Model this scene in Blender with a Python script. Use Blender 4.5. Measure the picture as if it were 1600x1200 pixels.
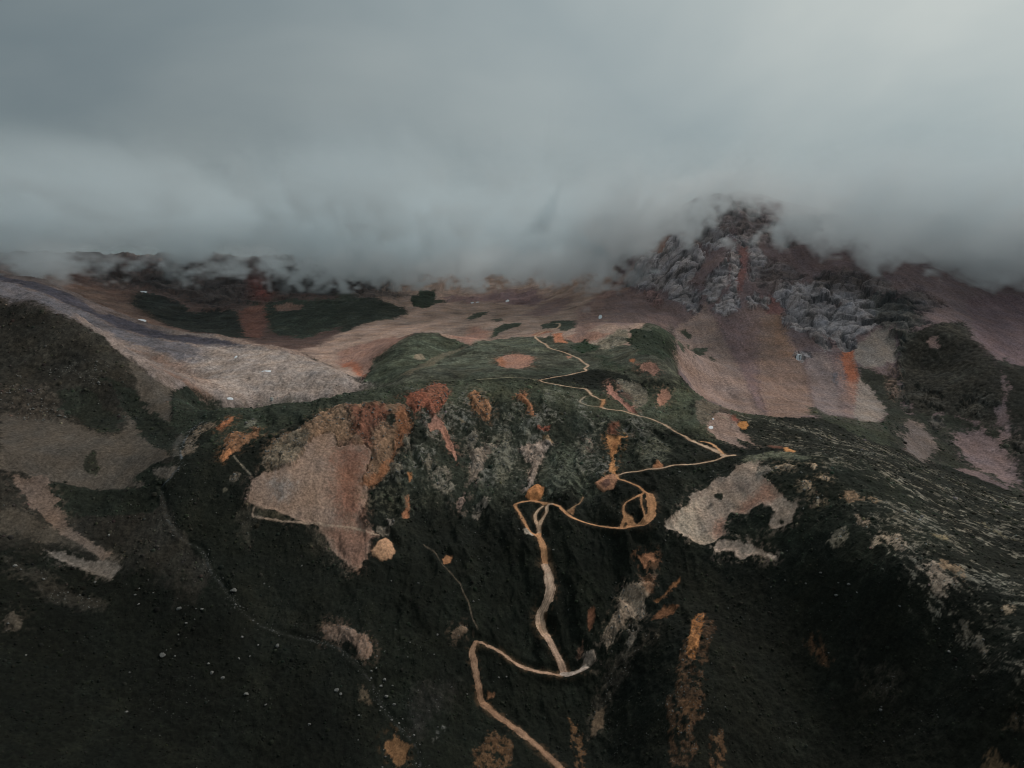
import bpy, math, random
import numpy as np

scene = bpy.context.scene
for o in list(bpy.data.objects):
    bpy.data.objects.remove(o, do_unlink=True)
R = math.radians
rng = np.random.default_rng(7)
random.seed(7)

# ---------------------------------------------------------------- camera
cam_data = bpy.data.cameras.new('camera')
cam = bpy.data.objects.new('camera', cam_data)
scene.collection.objects.link(cam)
cam.location = (0, 0, 400)
cam.rotation_euler = (R(90) - math.atan(180.0 / 1066.7), 0, 0)
cam_data.lens = 24.0
cam_data.sensor_width = 36.0
cam_data.clip_start = 1.0
cam_data.clip_end = 60000.0
scene.camera = cam

# ---------------------------------------------------------------- sky: overcast, the sun behind cloud ahead and to the right
SUN_AZ, SUN_EL = R(60), R(46)           # azimuth clockwise from the view direction (+Y)
SUN_DIR = (math.sin(SUN_AZ) * math.cos(SUN_EL), math.cos(SUN_AZ) * math.cos(SUN_EL), math.sin(SUN_EL))
world = bpy.data.worlds.new('World')
scene.world = world
world.use_nodes = True
wn, wl = world.node_tree.nodes, world.node_tree.links
wn.clear()
out = wn.new('ShaderNodeOutputWorld')
bg = wn.new('ShaderNodeBackground')
bg.inputs['Strength'].default_value = 0.1
sky = wn.new('ShaderNodeTexSky')
sky.sky_type = 'NISHITA'
sky.sun_disc = False
sky.sun_elevation = SUN_EL
sky.sun_rotation = SUN_AZ
tc = wn.new('ShaderNodeTexCoord')
mp = wn.new('ShaderNodeMapping')
mp.inputs['Scale'].default_value = (1.0, 1.0, 1.9)
nz = wn.new('ShaderNodeTexNoise')
nz.inputs['Scale'].default_value = 1.6
nz.inputs['Detail'].default_value = 5.0
nz.inputs['Roughness'].default_value = 0.45
nz.inputs['Distortion'].default_value = 0.3
rp = wn.new('ShaderNodeValToRGB')
rp.color_ramp.elements[0].position = 0.30
rp.color_ramp.elements[0].color = (1.00, 1.40, 1.58, 1)
rp.color_ramp.elements[1].position = 0.72
rp.color_ramp.elements[1].color = (2.28, 2.60, 2.60, 1)
dot = wn.new('ShaderNodeVectorMath'); dot.operation = 'DOT_PRODUCT'
dot.inputs[1].default_value = SUN_DIR
gm = wn.new('ShaderNodeMapRange')          # the cloud is brighter and warmer toward the hidden sun
gm.interpolation_type = 'SMOOTHSTEP'
gm.inputs['From Min'].default_value = 0.05
gm.inputs['From Max'].default_value = 1.0
glow = wn.new('ShaderNodeValToRGB')
glow.color_ramp.elements[0].color = (0.80, 0.80, 0.80, 1)
glow.color_ramp.elements[1].color = (2.35, 2.14, 1.98, 1)
mid = glow.color_ramp.elements.new(0.6)
mid.color = (1.26, 1.25, 1.24, 1)
tint = wn.new('ShaderNodeVectorMath'); tint.operation = 'MULTIPLY'
ml = wn.new('ShaderNodeVectorMath'); ml.operation = 'SCALE'
mx = wn.new('ShaderNodeMix'); mx.data_type = 'RGBA'
mx.inputs[0].default_value = 0.93
sepz = wn.new('ShaderNodeSeparateXYZ')       # overcast sky: the zenith about three times as bright as the horizon
wl.new(tc.outputs['Generated'], sepz.inputs[0])
cie = wn.new('ShaderNodeMapRange')
cie.inputs['From Min'].default_value = 0.0
cie.inputs['From Max'].default_value = 1.0
cie.inputs['To Min'].default_value = 1.22
cie.inputs['To Max'].default_value = 1.4
wl.new(sepz.outputs['Z'], cie.inputs['Value'])
wl.new(tc.outputs['Generated'], mp.inputs['Vector'])
wl.new(mp.outputs['Vector'], nz.inputs['Vector'])
wl.new(nz.outputs['Fac'], rp.inputs['Fac'])
wl.new(tc.outputs['Generated'], dot.inputs[0])
wl.new(dot.outputs['Value'], gm.inputs['Value'])
wl.new(gm.outputs['Result'], glow.inputs['Fac'])
wl.new(rp.outputs['Color'], tint.inputs[0])
wl.new(glow.outputs['Color'], tint.inputs[1])
wl.new(tint.outputs[0], ml.inputs[0])
wl.new(cie.outputs['Result'], ml.inputs['Scale'])
wl.new(sky.outputs['Color'], mx.inputs[6])
wl.new(ml.outputs['Vector'], mx.inputs[7])
wl.new(mx.outputs[2], bg.inputs['Color'])
wl.new(bg.outputs['Background'], out.inputs['Surface'])

sun_data = bpy.data.lights.new('sun', 'SUN')
sun_data.energy = 1.45
sun_data.angle = R(10)
sun_data.color = (1.0, 0.95, 0.88)
sun = bpy.data.objects.new('sun', sun_data)
scene.collection.objects.link(sun)
sun.rotation_euler = (R(90) - SUN_EL, 0, -SUN_AZ + R(180))

vs = scene.view_settings
vs.view_transform = 'Standard'
vs.look = 'None'
vs.gamma = 1.0
vs.use_curve_mapping = False
vs.exposure = 0.0

scene.render.engine = 'CYCLES'
cy = scene.cycles
cy.use_denoising = True
scene.render.filter_size = 1.1
cy.filter_width = 1.1
cy.max_bounces = 8
cy.diffuse_bounces = 2
cy.glossy_bounces = 1
cy.transparent_max_bounces = 4
cy.volume_bounces = 6
cy.volume_step_rate = 1.0
cy.volume_max_steps = 256

# ---------------------------------------------------------------- numeric helpers
def hash2(ix, iy, seed):
    h = (ix.astype(np.uint32) * np.uint32(374761393) + iy.astype(np.uint32) * np.uint32(668265263)
         + np.uint32((seed * 2654435761) & 0xffffffff))
    h = (h ^ (h >> np.uint32(13))) * np.uint32(1274126177)
    h = h ^ (h >> np.uint32(16))
    return h

def gnoise(x, y, seed=0):
    """2-D gradient noise, about -1..1"""
    x0 = np.floor(x); y0 = np.floor(y)
    fx = (x - x0).astype(np.float32); fy = (y - y0).astype(np.float32)
    ix = x0.astype(np.int32); iy = y0.astype(np.int32)
    u = fx * fx * fx * (fx * (fx * 6 - 15) + 10); v = fy * fy * fy * (fy * (fy * 6 - 15) + 10)
    def g(dx, dy):
        h = hash2(ix + dx, iy + dy, seed)
        a = (h & np.uint32(1023))
        return GX[a] * (fx - dx) + GY[a] * (fy - dy)
    a = g(0, 0); b = g(1, 0); c = g(0, 1); d = g(1, 1)
    return ((a + u * (b - a)) * (1 - v) + (c + u * (d - c)) * v) * 1.5

_an = np.arange(1024) / 1024 * 2 * np.pi
GX = np.cos(_an).astype(np.float32); GY = np.sin(_an).astype(np.float32)

def fbm(x, y, lam, octv, seed=0, gain=0.5, lac=2.03):
    s = 0; a = 1.0; f = 1.0 / lam
    for i in range(octv):
        s = s + a * gnoise(x * f + 17.3 * i, y * f - 9.1 * i, seed + i * 7)
        a *= gain; f *= lac
    return s

def ridged(x, y, lam, octv, seed=0, gain=0.5):
    s = 0; a = 1.0; f = 1.0 / lam; w = 1.0
    for i in range(octv):
        n = 1 - np.abs(gnoise(x * f + 5.7 * i, y * f + 3.1 * i, seed + i * 11))
        n = n * n
        s = s + a * n * w
        w = np.clip(n * 1.6, 0, 1)
        a *= gain; f *= 2.07
    return s

def sstep(a, b, x):
    t = np.clip((x - a) / (b - a), 0, 1)
    return t * t * (3 - 2 * t)

# ---------------------------------------------------------------- the lie of the land: a thin-plate surface through surveyed points
CAM = (0.0, 0.0, 400.0)
def polar(x, y):
    return np.arctan2(x, y), np.log(np.hypot(x, y))

class Land:
    def __init__(self, P):
        P = np.asarray(P, float)
        t, s = polar(P[:, 0], P[:, 1])
        self.t, self.s = t, s
        n = len(P)
        K = self.k(t[:, None] - t[None, :], s[:, None] - s[None, :])
        K[np.arange(n), np.arange(n)] += 2e-4
        A = np.zeros((n + 3, n + 3)); A[:n, :n] = K
        A[:n, n] = 1; A[:n, n + 1] = t; A[:n, n + 2] = s; A[n:, :n] = A[:n, n:].T
        b = np.zeros(n + 3); b[:n] = P[:, 2]
        self.c = np.linalg.solve(A, b)
    @staticmethod
    def k(dt, ds):
        r2 = dt * dt + ds * ds + 1e-12
        return 0.5 * r2 * np.log(r2)
    def __call__(self, x, y):
        t, s = polar(np.asarray(x, float), np.asarray(y, float))
        return self.at(t, s)
    def at(self, t, s):
        sh = t.shape; t = t.ravel().astype(np.float32); s = s.ravel().astype(np.float32)
        out = np.empty(len(t), np.float32); n = len(self.t)
        c = self.c.astype(np.float32); T = self.t.astype(np.float32); S_ = self.s.astype(np.float32)
        for i in range(0, len(t), 40000):
            a = t[i:i + 40000]; b = s[i:i + 40000]
            r2 = (a[:, None] - T[None]) ** 2 + (b[:, None] - S_[None]) ** 2 + 1e-12
            out[i:i + 40000] = (0.5 * r2 * np.log(r2)) @ c[:n] + c[n] + c[n + 1] * a + c[n + 2] * b
        return out.reshape(sh)
def ribs(x, y):
    """ribs and gullies of the front hill, metres"""
    d = np.hypot(x, y); t = np.arctan2(x, y)
    g = sstep(960, 890, d) * sstep(430, 700, d) * sstep(-.52, -.2, t) * sstep(.36, .16, t)
    e = fbm(x, y, 40.0, 3, 31)
    w = .35 + .65 * sstep(-.4, .5, fbm(x, y, 120.0, 2, 421))
    return (g * w * (ridged(x + 14 * e + .25 * y, y * .33, 58.0, 3, 401) - .9) * 8.0).astype(np.float32)

def relief(x, y):
    """class-independent roughness of the ground, metres: swells, hollows, ribs"""
    d = np.hypot(x, y)
    far = sstep(1500, 3000, d)
    z = fbm(x, y, 150.0, 3, 11) * (3.2 + 14.0 * far) + fbm(x, y, 40.0, 3, 31) * (1.7 + 4.0 * far)
    return (z + ribs(x, y)).astype(np.float32)

# ---------------------------------------------------------------- survey data, metres (x east, y north)
LAND_POINTS = [(-275,319,84.3),(-330,283,120.2),(-196,364,40.3),(-64,396,8.2),(44,412,-8.0),(123,380,24.0),(215,363,41.3),(278,322,81.7),(332,285,118.0),(-328,390,84.6),(-394,347,119.4),(-267,424,57.2),(-190,451,35.3),(-74,467,22.8),(-10,486,7.3),(41,491,3.1),(68,499,-2.8),(133,453,33.7),(183,458,30.1),(237,452,35.2),(324,385,88.8),(389,343,123.1),(-366,443,93.3),(-441,395,126.5),(-297,480,67.9),(-206,500,54.1),(-106,513,45.0),(-65,526,35.6),(-22,544,23.7),(45,551,18.8),(85,548,20.9),(144,498,55.2),(256,495,57.0),(319,441,94.8),(338,409,116.9),(407,365,147.5),(-403,496,112.0),(-486,444,142.4),(-325,534,89.8),(-225,554,78.2),(-170,559,75.3),(-115,566,71.2),(-36,587,59.2),(31,601,51.1),(96,591,57.1),(158,556,77.3),(274,540,86.7),(324,491,115.0),(359,442,143.4),(433,395,170.5),(-440,551,139.6),(-533,494,166.5),(-379,585,123.8),(-282,600,116.4),(-216,618,108.1),(-126,630,102.3),(-64,646,94.7),(39,648,93.8),(129,647,94.4),(219,626,104.3),(287,575,128.4),(320,534,147.8),(362,518,155.1),(416,521,154.0),(503,467,179.5),(-481,612,174.7),(-583,550,197.6),(-439,639,165.0),(-385,653,159.7),(-330,652,160.0),(-261,665,155.5),(-199,677,151.0),(-137,697,143.5),(-57,720,135.0),(35,710,138.9),(138,701,142.3),(206,698,143.2),(285,645,162.6),(330,610,175.5),(393,616,173.3),(546,695,144.3),(662,625,170.2),(-503,647,201.6),(-611,582,221.4),(-440,696,186.6),(-361,690,188.3),(-271,697,186.1),(-209,718,179.7),(-131,747,170.9),(-45,767,164.7),(37,767,164.5),(147,754,168.6),(219,751,169.7),(266,721,178.9),(327,673,193.6),(403,690,188.3),(517,758,155.9),(-525,679,218.8),(-638,612,236.8),(-459,731,204.9),(-369,728,205.9),(-298,734,204.2),(-219,754,198.8),(-122,790,189.4),(-39,812,183.5),(40,818,181.7),(133,812,183.5),(217,804,185.5),(270,777,188.1),(308,759,194.5),(342,707,200.9),(399,827,187.7),(465,801,174.3),(283,838,189.1),(344,851,189.9),(470,886,172.5),(544,863,144.0),(-594,776,238.9),(-724,700,254.7),(-532,793,227.6),(-518,835,242.9),(-476,829,228.0),(-420,778,207.9),(-376,800,222.2),(-288,789,220.8),(-232,807,224.6),(-190,825,224.7),(-122,851,223.3),(-42,873,218.8),(42,883,216.7),(128,892,214.9),(170,885,207.7),(250,869,198.3),(297,883,195.1),(-359,815,232.4),(-321,838,230.9),(-279,860,231.5),(-232,883,233.9),(-206,903,238.9),(-158,925,242.1),(-107,942,244.6),(-54,954,245.5),(36,960,243.6),(189,943,227.1),(240,970,233.4),(273,954,218.6),(313,935,205.9),(353,921,199.9),(385,912,196.5),(442,919,183.9),(417,968,191.5),(489,981,181.0),(570,986,156.5),(618,952,127.0),(646,896,115.9),(655,837,113.6),(795,752,142.4),(-153,1008,251.1),(-60,1056,250.2),(51,1087,256.2),(155,1091,255.7),(104,998,241.3),(-110,1168,261.0),(0,1258,269.3),(61,1308,272.8),(116,1236,274.0),(166,1178,268.7),(226,1203,286.4),(280,1244,289.5),(254,1075,259.7),(251,1020,244.5),(-162,1230,284.9),(-207,1155,265.9),(-215,1084,248.3),(-72,1171,267.3),(-140,1053,247.6),(-236,1106,224.1),(-287,1190,233.5),(-300,1326,245.9),(-336,1493,261.8),(-241,1717,273.2),(-83,1357,264.1),(0,1530,279.9),(68,1443,279.9),(146,1557,287.9),(-114,2037,287.6),(-306,2189,299.5),(91,1953,301.3),(236,1684,307.1),(281,1504,303.0),(-505,1801,283.9),(-476,2850,321.7),(-252,2708,313.1),(-95,2548,318.3),(107,2293,326.5),(235,2112,361.4),(235,2539,400.0),(-119,3228,458.7),(-444,3199,385.4),(-900,1925,275.8),(-656,1751,262.5),(-479,1542,242.7),(-674,2194,299.2),(-556,2489,308.7),(-1049,2510,331.1),(-938,2734,350.0),(-1241,2228,338.8),(-1449,2302,379.0),(-1717,2325,416.9),(-2102,2108,415.4),(-1567,3208,458.3),(-1460,3443,450.1),(-1148,3559,464.7),(-945,3531,438.5),(-701,3153,365.4),(-731,982,363.1),(-894,889,366.6),(-681,980,355.0),(-652,975,344.4),(-615,963,328.9),(-566,945,308.1),(-528,920,286.1),(-475,887,257.1),(-428,843,233.3),(-705,942,330.5),(-861,852,337.1),(-656,868,286.8),(-800,784,297.7),(-587,888,284.2),(-585,831,259.7),(-489,991,240.4),(-418,953,216.2),(-381,997,210.5),(-290,1017,217.6),(-247,1060,223.2),(-271,1098,231.7),(-379,1253,241.3),(-359,1081,228.0),(-562,1423,249.5),(-453,1137,230.0),(-715,1524,260.4),(-581,1230,239.6),(-619,1192,244.6),(-850,1608,269.2),(-801,1422,268.4),(-960,1644,301.6),(-884,1412,308.9),(-1188,1823,353.3),(-1040,1513,351.5),(-1396,1885,384.5),(-1708,1709,386.0),(-1075,1446,360.3),(-1314,1310,364.0),(258,1732,320.5),(350,1889,382.8),(393,1689,338.0),(331,1780,334.7),(374,1536,286.6),(344,1404,243.6),(314,1183,211.8),(375,1325,227.2),(397,1194,198.6),(408,1067,178.6),(470,1093,183.7),(538,1081,175.7),(599,1058,164.9),(462,1494,289.7),(499,1320,227.9),(555,1306,229.6),(593,1252,212.8),(630,1205,196.6),(694,1267,234.7),(557,1489,290.1),(635,1549,328.8),(694,1487,317.9),(781,1529,358.0),(797,1424,321.4),(456,1638,355.0),(489,1770,432.2),(427,1855,433.7),(517,1885,519.0),(535,1960,584.6),(397,1966,471.3),(343,2011,427.4),(586,1668,400.0),(631,1814,498.3),(692,1664,400.0),(739,1791,481.0),(845,1668,430.3),(889,1548,385.9),(822,1351,300.3),(758,1230,216.0),(683,1097,161.7),(823,1290,280.6),(828,1184,245.5),(788,1087,195.5),(703,1043,142.5),(698,974,120.8),(705,917,114.2),(975,1495,331.3),(1099,1471,305.2),(1343,1331,314.1),(923,1221,240.8),(1125,1103,256.1),(806,1053,181.5),(981,950,202.9),(1245,1722,368.5),(1413,1915,426.1),(1730,1737,423.7),(-339,917,197.7),(-296,941,199.4),(-244,959,209.6),(-373,898,196.0),(-428,926,209.6),(-194,1001,223.2),(-799,1080,315.0),(-949,950,315.0),(-748,1085,304.8),(-713,1077,291.2),(-675,1071,270.8),(-617,1047,257.2),(-575,1023,243.6),(-519,995,223.2),(273,1053,199.4),(327,1011,175.6),(364,985,168.8),(636,2293,604.0),(818,2949,502.0),(999,2160,553.0),(1570,2426,502.0),(297,3216,502.0),(-144,3907,468.0),(-1533,4146,332.0),(-2061,3717,366.0),(-2124,3283,434.0),(-2325,3144,468.0),(-2763,2767,468.0),(-560,4041,451.0),(-3538,4784,400.0),(-4204,4211,400.0),(-2064,5581,298.0),(0,5950,400.0),(2064,5581,434.0),(3538,4784,434.0),(4204,4211,434.0),(1415,3827,468.0),(2224,3007,519.0),(2642,2647,519.0)]
GROUND = [
  ([(-882.5,894.9),(-728.9,979.4),(-675.4,971.9),(-647.4,968.8),(-608.1,952.7),(-564.9,942.3),(-529.6,923.0),(-476.2,889.3),(-439.5,855.8),(-404.5,802.8),(-363.1,706.9),(-360.0,677.2),(-330.9,639.9),(-281.9,601.0),(-285.1,565.6),(-480.4,446.5)],(0.0406, 0.0353, 0.028),{'reg': 'hill_left', 'f': 3, 'r': 4, 'k': 'v', 'v': 0.35, 'dx': 1266}),
  ([(-880.6,892.9),(-1010,1392),(-645.4,965.7),(-608.1,952.7),(-563.1,939.2),(-527.2,918.5),(-474.8,886.2),(-448.6,901.6),(-400.9,932.5),(-311.9,961.5),(-255.9,973.9),(-230.1,1034.0),(-269.7,1093.7),(-319.1,1187.2),(-370.0,1247.6),(-411.9,1307.5),(-480.2,1348.1),(-556,1425),(-609,1465),(-666,1481),(-741,1518),(-847,1603),(-909,1624),(-956,1638),(-1045,1687),(-1192,1829),(-1309,1894),(-1364,1843),(-2114,2161)],(0.2502, 0.1908, 0.1676),{'reg': 'rock_glacier', 'f': 1.5, 'r': 2, 'k': 'g', 'h': 9.0, 'hw': 16, 'v': 0.12, 'dn': 1006}),
  ([(-236.8,1063.7),(-269.7,1093.7),(-319.1,1187.2),(-370.0,1247.6),(-411.9,1307.5),(-480.2,1348.1),(-556,1425),(-609,1465),(-666,1481),(-741,1518),(-847,1603),(-909,1624),(-956,1638),(-1045,1687),(-1192,1829),(-1309,1894),(-1359,1835),(-2114,2161),(-2678,2771),(-983,3592),(472,3234),(300,2030),(233,1668),(324,1653),(381,1569),(346,1476),(226.3,1205.0),(201.1,1154.0),(166.5,1178.6),(114.4,1216.0),(80.9,1228.7),(43.0,1306.6),(0.0,1326.4),(-72.9,1190.4),(-126.7,1226.3),(-193.7,1474.0),(-202.2,1229.0),(-213.9,1163.6),(-240.4,1156.8),(-236.0,1104.8)],(0.4176, 0.2782, 0.2203),{'reg': 'basin', 'f': 2, 'r': 3, 'k': 'b', 'v': 0.3, 'dn': 1088}),
  ([(289,1950),(384,2087),(565,2079),(742,2046),(1085,2164),(2298,2801),(1889,1869),(746.5,691.3),(646.7,785.5),(652.8,845.8),(640.2,888.1),(619.7,954.2),(572.7,990.9),(483.7,969.2),(398.3,943.8),(395.9,1032.6),(359.8,1073.6),(306.8,1069.6),(259.7,1048.7),(282.2,1185.3),(355,1487),(280,1496),(232,1656)],(0.1857, 0.1298, 0.1288),{'reg': 'mountain_right', 'f': 2, 'r': 3, 'k': 's', 'v': 0.12, 'dn': 1016}),
  ([(-2306,2360),(-1757,2379),(-1463,2260),(-1333,2395),(-1064,2438),(-753,2311),(-579,2594),(-480,2875),(-642,3909),(-2678,2771)],(0.0273, 0.0245, 0.0265),{'reg': 'ridge_far', 'f': 34, 'r': 16, 'k': 'd', 'v': 0.3, 'dn': 2006}),
  ([(-205.7,900.0),(-161.7,944.5),(-107.1,939.6),(-54.5,956.6),(36.5,961.3),(113.9,1045.3),(184.1,968.2),(240.9,974.7),(358,1530),(229.5,1223.0),(201.1,1154.0),(166.5,1178.6),(114.4,1216.0),(82.4,1252.1),(43.2,1313.0),(0.0,1326.4),(-72.9,1190.4),(-126.7,1226.3),(-193.7,1474.0),(-202.2,1229.0),(-213.9,1163.6),(-239.3,1151.0),(-224.1,1049.1)],(0.0888, 0.0874, 0.064),{'reg': 'upland', 'f': 3, 'r': 3, 'k': 'u', 'v': 0.3, 'dn': 918}),
  ([(-205.7,900.0),(-161.7,944.5),(-107.1,939.6),(-36.2,954.1),(45.3,952.8),(106.9,935.0),(182.0,955.8),(239.3,967.4),(361.9,1080.4),(341.3,888.9),(276.5,819.2),(205.1,853.0),(158.1,867.5),(108.8,873.7),(42.1,879.5),(-34.0,891.2),(-114.1,851.5),(-189.7,826.0)],(0.101, 0.1054, 0.0692),{'f': 12, 'r': 10, 'k': 'v', 'a': 0.85}),
  ([(-418.3,930.2),(-319.7,984.3),(-205.7,900.0),(-141.5,930.2),(-117.2,878.1),(-189.7,826.0),(-250.5,791.4),(-287.6,745.5),(-331.7,730.5)],(0.0486, 0.0545, 0.0375),{'f': 6, 'r': 6, 'k': 'v', 'a': 0.8}),
  ([(-129.7,847.4),(-33.8,885.3),(84.4,882.6),(165.5,862.0),(206.2,822.2),(181.1,778.5),(118.9,765.1),(85.5,728.1),(43.3,739.0),(-28.5,725.7),(-84.9,721.6),(-128.3,730.7),(-122.9,796.1)],(0.0529, 0.0568, 0.041),{'f': 14, 'r': 12, 'k': 'v', 'a': 0.8}),
  ([(-525.0,529.5),(-413.9,615.8),(-320.2,594.0),(-213.2,551.8),(-124.2,499.7),(-92.0,433.2),(-331.3,309.9)],(0.0092, 0.0103, 0.0071),{'f': 30, 'r': 20, 'k': 'v'}),
  ([(162.1,651.9),(243.2,609.1),(312.0,515.9),(342.5,416.1),(380.6,365.5),(339.2,317.2),(89.9,420.6),(160.5,522.8)],(0.0168, 0.0171, 0.0117),{'f': 30, 'r': 20, 'k': 'v'}),
  ([(-149.6,624.4),(0.0,675.1),(133.3,673.3),(159.6,639.5),(113.5,554.6),(-47.5,448.1),(-101.8,488.6)],(0.0118, 0.0139, 0.0093),{'f': 20, 'r': 20, 'k': 'v', 'a': 0.8}),
  ([(263.0,916.2),(388.9,900.3),(533.6,920.7),(652.6,834.3),(531.2,536.6),(413.5,407.4),(390.3,486.4),(357.6,555.9),(327.1,672.9),(301.6,780.5)],(0.023, 0.0232, 0.0166),{'f': 12, 'r': 10, 'k': 'v', 'a': 0.9}),
  ([(192.0,760.3),(262.6,752.6),(343.4,709.6),(401.4,663.7),(383.2,552.1),(324.2,543.1),(287.7,605.6),(222.7,640.6),(165.6,669.1)],(0.0288, 0.032, 0.0225),{'f': 10, 'r': 8, 'k': 'v', 'a': 0.8}),
  ([(-682.8,908.8),(-637.4,904.7),(-596.2,906.6),(-560.1,902.2),(-526.2,880.1),(-502.9,866.3),(-530.7,847.7),(-565.5,852.6),(-612.0,862.2),(-640.0,843.7)],(0.0406, 0.0353, 0.028),{'f': 6, 'r': 14, 'k': 'w', 'a': 0.8}),
  ([(-597.6,781.2),(-570.6,784.8),(-539.2,790.0),(-506.6,785.2),(-473.6,767.0),(-455.3,774.2),(-465.7,812.8),(-497.5,844.8),(-475.2,853.7),(-526.2,927.6),(-475.5,888.1),(-455.7,903.3),(-405.1,798.5),(-434.1,812.7),(-380.4,759.4),(-366.8,715.2),(-385.2,704.2),(-394.2,694.1),(-369.5,680.3),(-416.3,675.6),(-470.6,659.5),(-505.0,650.1)],(0.0945, 0.0764, 0.0619),{'f': 2.5, 'r': 5, 'k': 's', 'p': 'scree_slope', 'v': 0.15}),
  ([(-611.5,801.9),(-577.4,828.3),(-545.3,830.8),(-507.9,805.2),(-541.2,789.1),(-588.5,768.0)],(0.0617, 0.0483, 0.0378),{'f': 6, 'r': 14, 'k': 'w', 'a': 0.9}),
  ([(-565.4,829.8),(-551.6,842.1),(-518.2,838.7),(-473.0,806.8),(-460.0,778.3),(-476.5,772.1),(-509.9,790.8),(-552.3,811.7)],(0.0273, 0.0289, 0.0212),{'f': 1.5, 'r': 8, 'k': 'v'}),
  ([(-523.5,864.4),(-508.9,867.4),(-475.2,853.7),(-438.0,821.0),(-402.6,790.2),(-380.4,759.4),(-366.8,715.2),(-400.4,744.4),(-443.2,789.4),(-468.4,817.9),(-497.5,844.8)],(0.0273, 0.0304, 0.0224),{'f': 1.5, 'r': 8, 'k': 'v'}),
  ([(-454.4,900.4),(-455.7,933.0),(-438.8,946.7),(-418.9,948.1),(-407.1,948.4),(-354.8,800.5),(-378.7,794.6),(-374.9,758.3),(-409.0,798.4)],(0.0319, 0.037, 0.0265),{'f': 1.2, 'r': 4, 'k': 'v'}),
  ([(-458.8,708.6),(-461.1,728.8),(-440.2,705.5),(-440.3,695.3),(-452.1,696.7)],(0.037, 0.0352, 0.0252),{'f': 1, 'r': 4, 'k': 'v'}),
  ([(-470.6,659.5),(-458.3,673.7),(-420.7,675.5),(-374.4,681.1),(-394.2,694.1),(-387.0,707.9),(-365.0,706.1),(-353.1,684.3),(-357.3,653.6),(-452.6,629.5)],(0.0217, 0.0246, 0.0177),{'f': 1.5, 'r': 6, 'k': 'v'}),
  ([(-379.9,698.0),(-369.9,701.4),(-354.9,696.3),(-355.3,684.3),(-366.5,688.8)],(0.1358, 0.1123, 0.0932),{'f': 2, 'r': 4, 'k': 's'}),
  ([(-490.5,646.5),(-473.3,664.1),(-449.3,644.1),(-429.5,627.1),(-427.4,620.0),(-436.2,618.3),(-454.4,625.9),(-471.8,631.7)],(0.1581, 0.1094, 0.0859),{'f': 1.5, 'r': 8, 'k': 's', 'p': 'scree_slope'}),
  ([(-484.9,618.9),(-469.4,624.8),(-441.5,617.4),(-421.2,619.8),(-401.8,617.1),(-377.1,608.0),(-362.1,598.6),(-366.4,587.7),(-382.8,589.1),(-383.8,602.0),(-398.3,603.5),(-417.7,603.6),(-438.9,600.2),(-460.5,598.4),(-470.2,596.1)],(0.0884, 0.0712, 0.0553),{'f': 3, 'r': 10, 'k': 's', 'a': 0.8}),
  ([(-431.1,593.6),(-417.0,595.9),(-402.2,596.6),(-388.8,600.3),(-374.7,603.6),(-362.1,598.6),(-366.4,587.7),(-382.2,588.2),(-403.0,588.0),(-419.4,590.1)],(0.1858, 0.1524, 0.1289),{'f': 1, 'r': 3, 'k': 's', 'p': 'scree_slope'}),
  ([(-434.8,619.2),(-422.6,622.1),(-401.8,617.1),(-381.7,609.2),(-383.1,604.3),(-396.3,607.0),(-417.1,612.6)],(0.2028, 0.1449, 0.1133),{'f': 1, 'r': 4, 'k': 's'}),
  ([(-415.9,520.0),(-413.2,526.2),(-403.9,524.8),(-398.0,514.2),(-401.7,508.4),(-409.9,510.7)],(0.0718, 0.0591, 0.0469),{'f': 1, 'r': 4, 'k': 'c', 'p': 'rock_outcrop'}),
  ([(-443.2,571.7),(-417.4,571.6),(-388.6,562.8),(-362.5,559.2),(-367.2,554.4),(-393.5,549.8),(-420.6,553.5),(-436.4,555.9)],(0.0484, 0.0406, 0.0311),{'f': 3, 'r': 10, 'k': 'r', 'a': 0.8}),
  ([(-2511,2638),(-1389,1877),(-1370,1982),(-1194,1832),(-1056,1706),(-973,1668),(-886,1620),(-749,1505),(-652.1,1226.4),(-730.3,1270.0),(-800,1335),(-611.0,957.6),(-645.0,965.5),(-673.7,969.3),(-724.9,973.6),(-1357,1412)],(0.1436, 0.109, 0.1022),{'f': 6, 'r': 5, 'k': 'g', 'a': 0.9, 'dn': 1088}),
  ([(-2200,2302),(-1352,1825),(-1102,1620),(-990,1544),(-877,1447),(-845,1509),(-769,1471),(-685,1420),(-605,1391),(-537.4,1351.2),(-464.6,1223.7),(-517.8,1259.4),(-561.4,1286.6),(-638.2,1320.2),(-717,1352),(-794,1385),(-864,1404),(-915,1404),(-1013,1453),(-1129,1521),(-1928,2013)],(0.0621, 0.0568, 0.0713),{'f': 2.5, 'r': 5, 'k': 'g', 'a': 0.95, 'dn': 1088}),
  ([(-1689,1762),(-1124,1513),(-999,1433),(-911,1397),(-861,1398),(-788,1373),(-708,1335),(-634.5,1312.2),(-537.2,1229.0),(-548.7,1167.3),(-614.2,1196.3),(-693.8,1232.2),(-796,1328),(-611.0,957.6),(-645.0,965.5),(-675.8,972.6),(-726.6,976.1),(-1387,1444)],(0.1363, 0.1223, 0.1322),{'f': 3, 'r': 5, 'k': 'g', 'a': 0.95, 'dn': 1088}),
  ([(-670.8,1189.8),(-621.2,1179.9),(-567.1,1166.9),(-493.4,1107.2),(-420.5,998.7),(-427.2,968.9),(-454.9,963.7),(-576.0,1146.3),(-628.3,1164.7)],(0.2197, 0.1309, 0.0967),{'f': 4, 'r': 6, 'k': 'g', 'a': 0.7, 'dn': 1006}),
  ([(-492.4,921.7),(-477.1,947.9),(-449.7,951.8),(-418.9,948.1),(-432.4,938.2),(-452.3,931.7)],(0.1993, 0.1106, 0.0804),{'f': 3, 'r': 5, 'k': 'g', 'a': 0.7, 'dn': 1006}),
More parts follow.
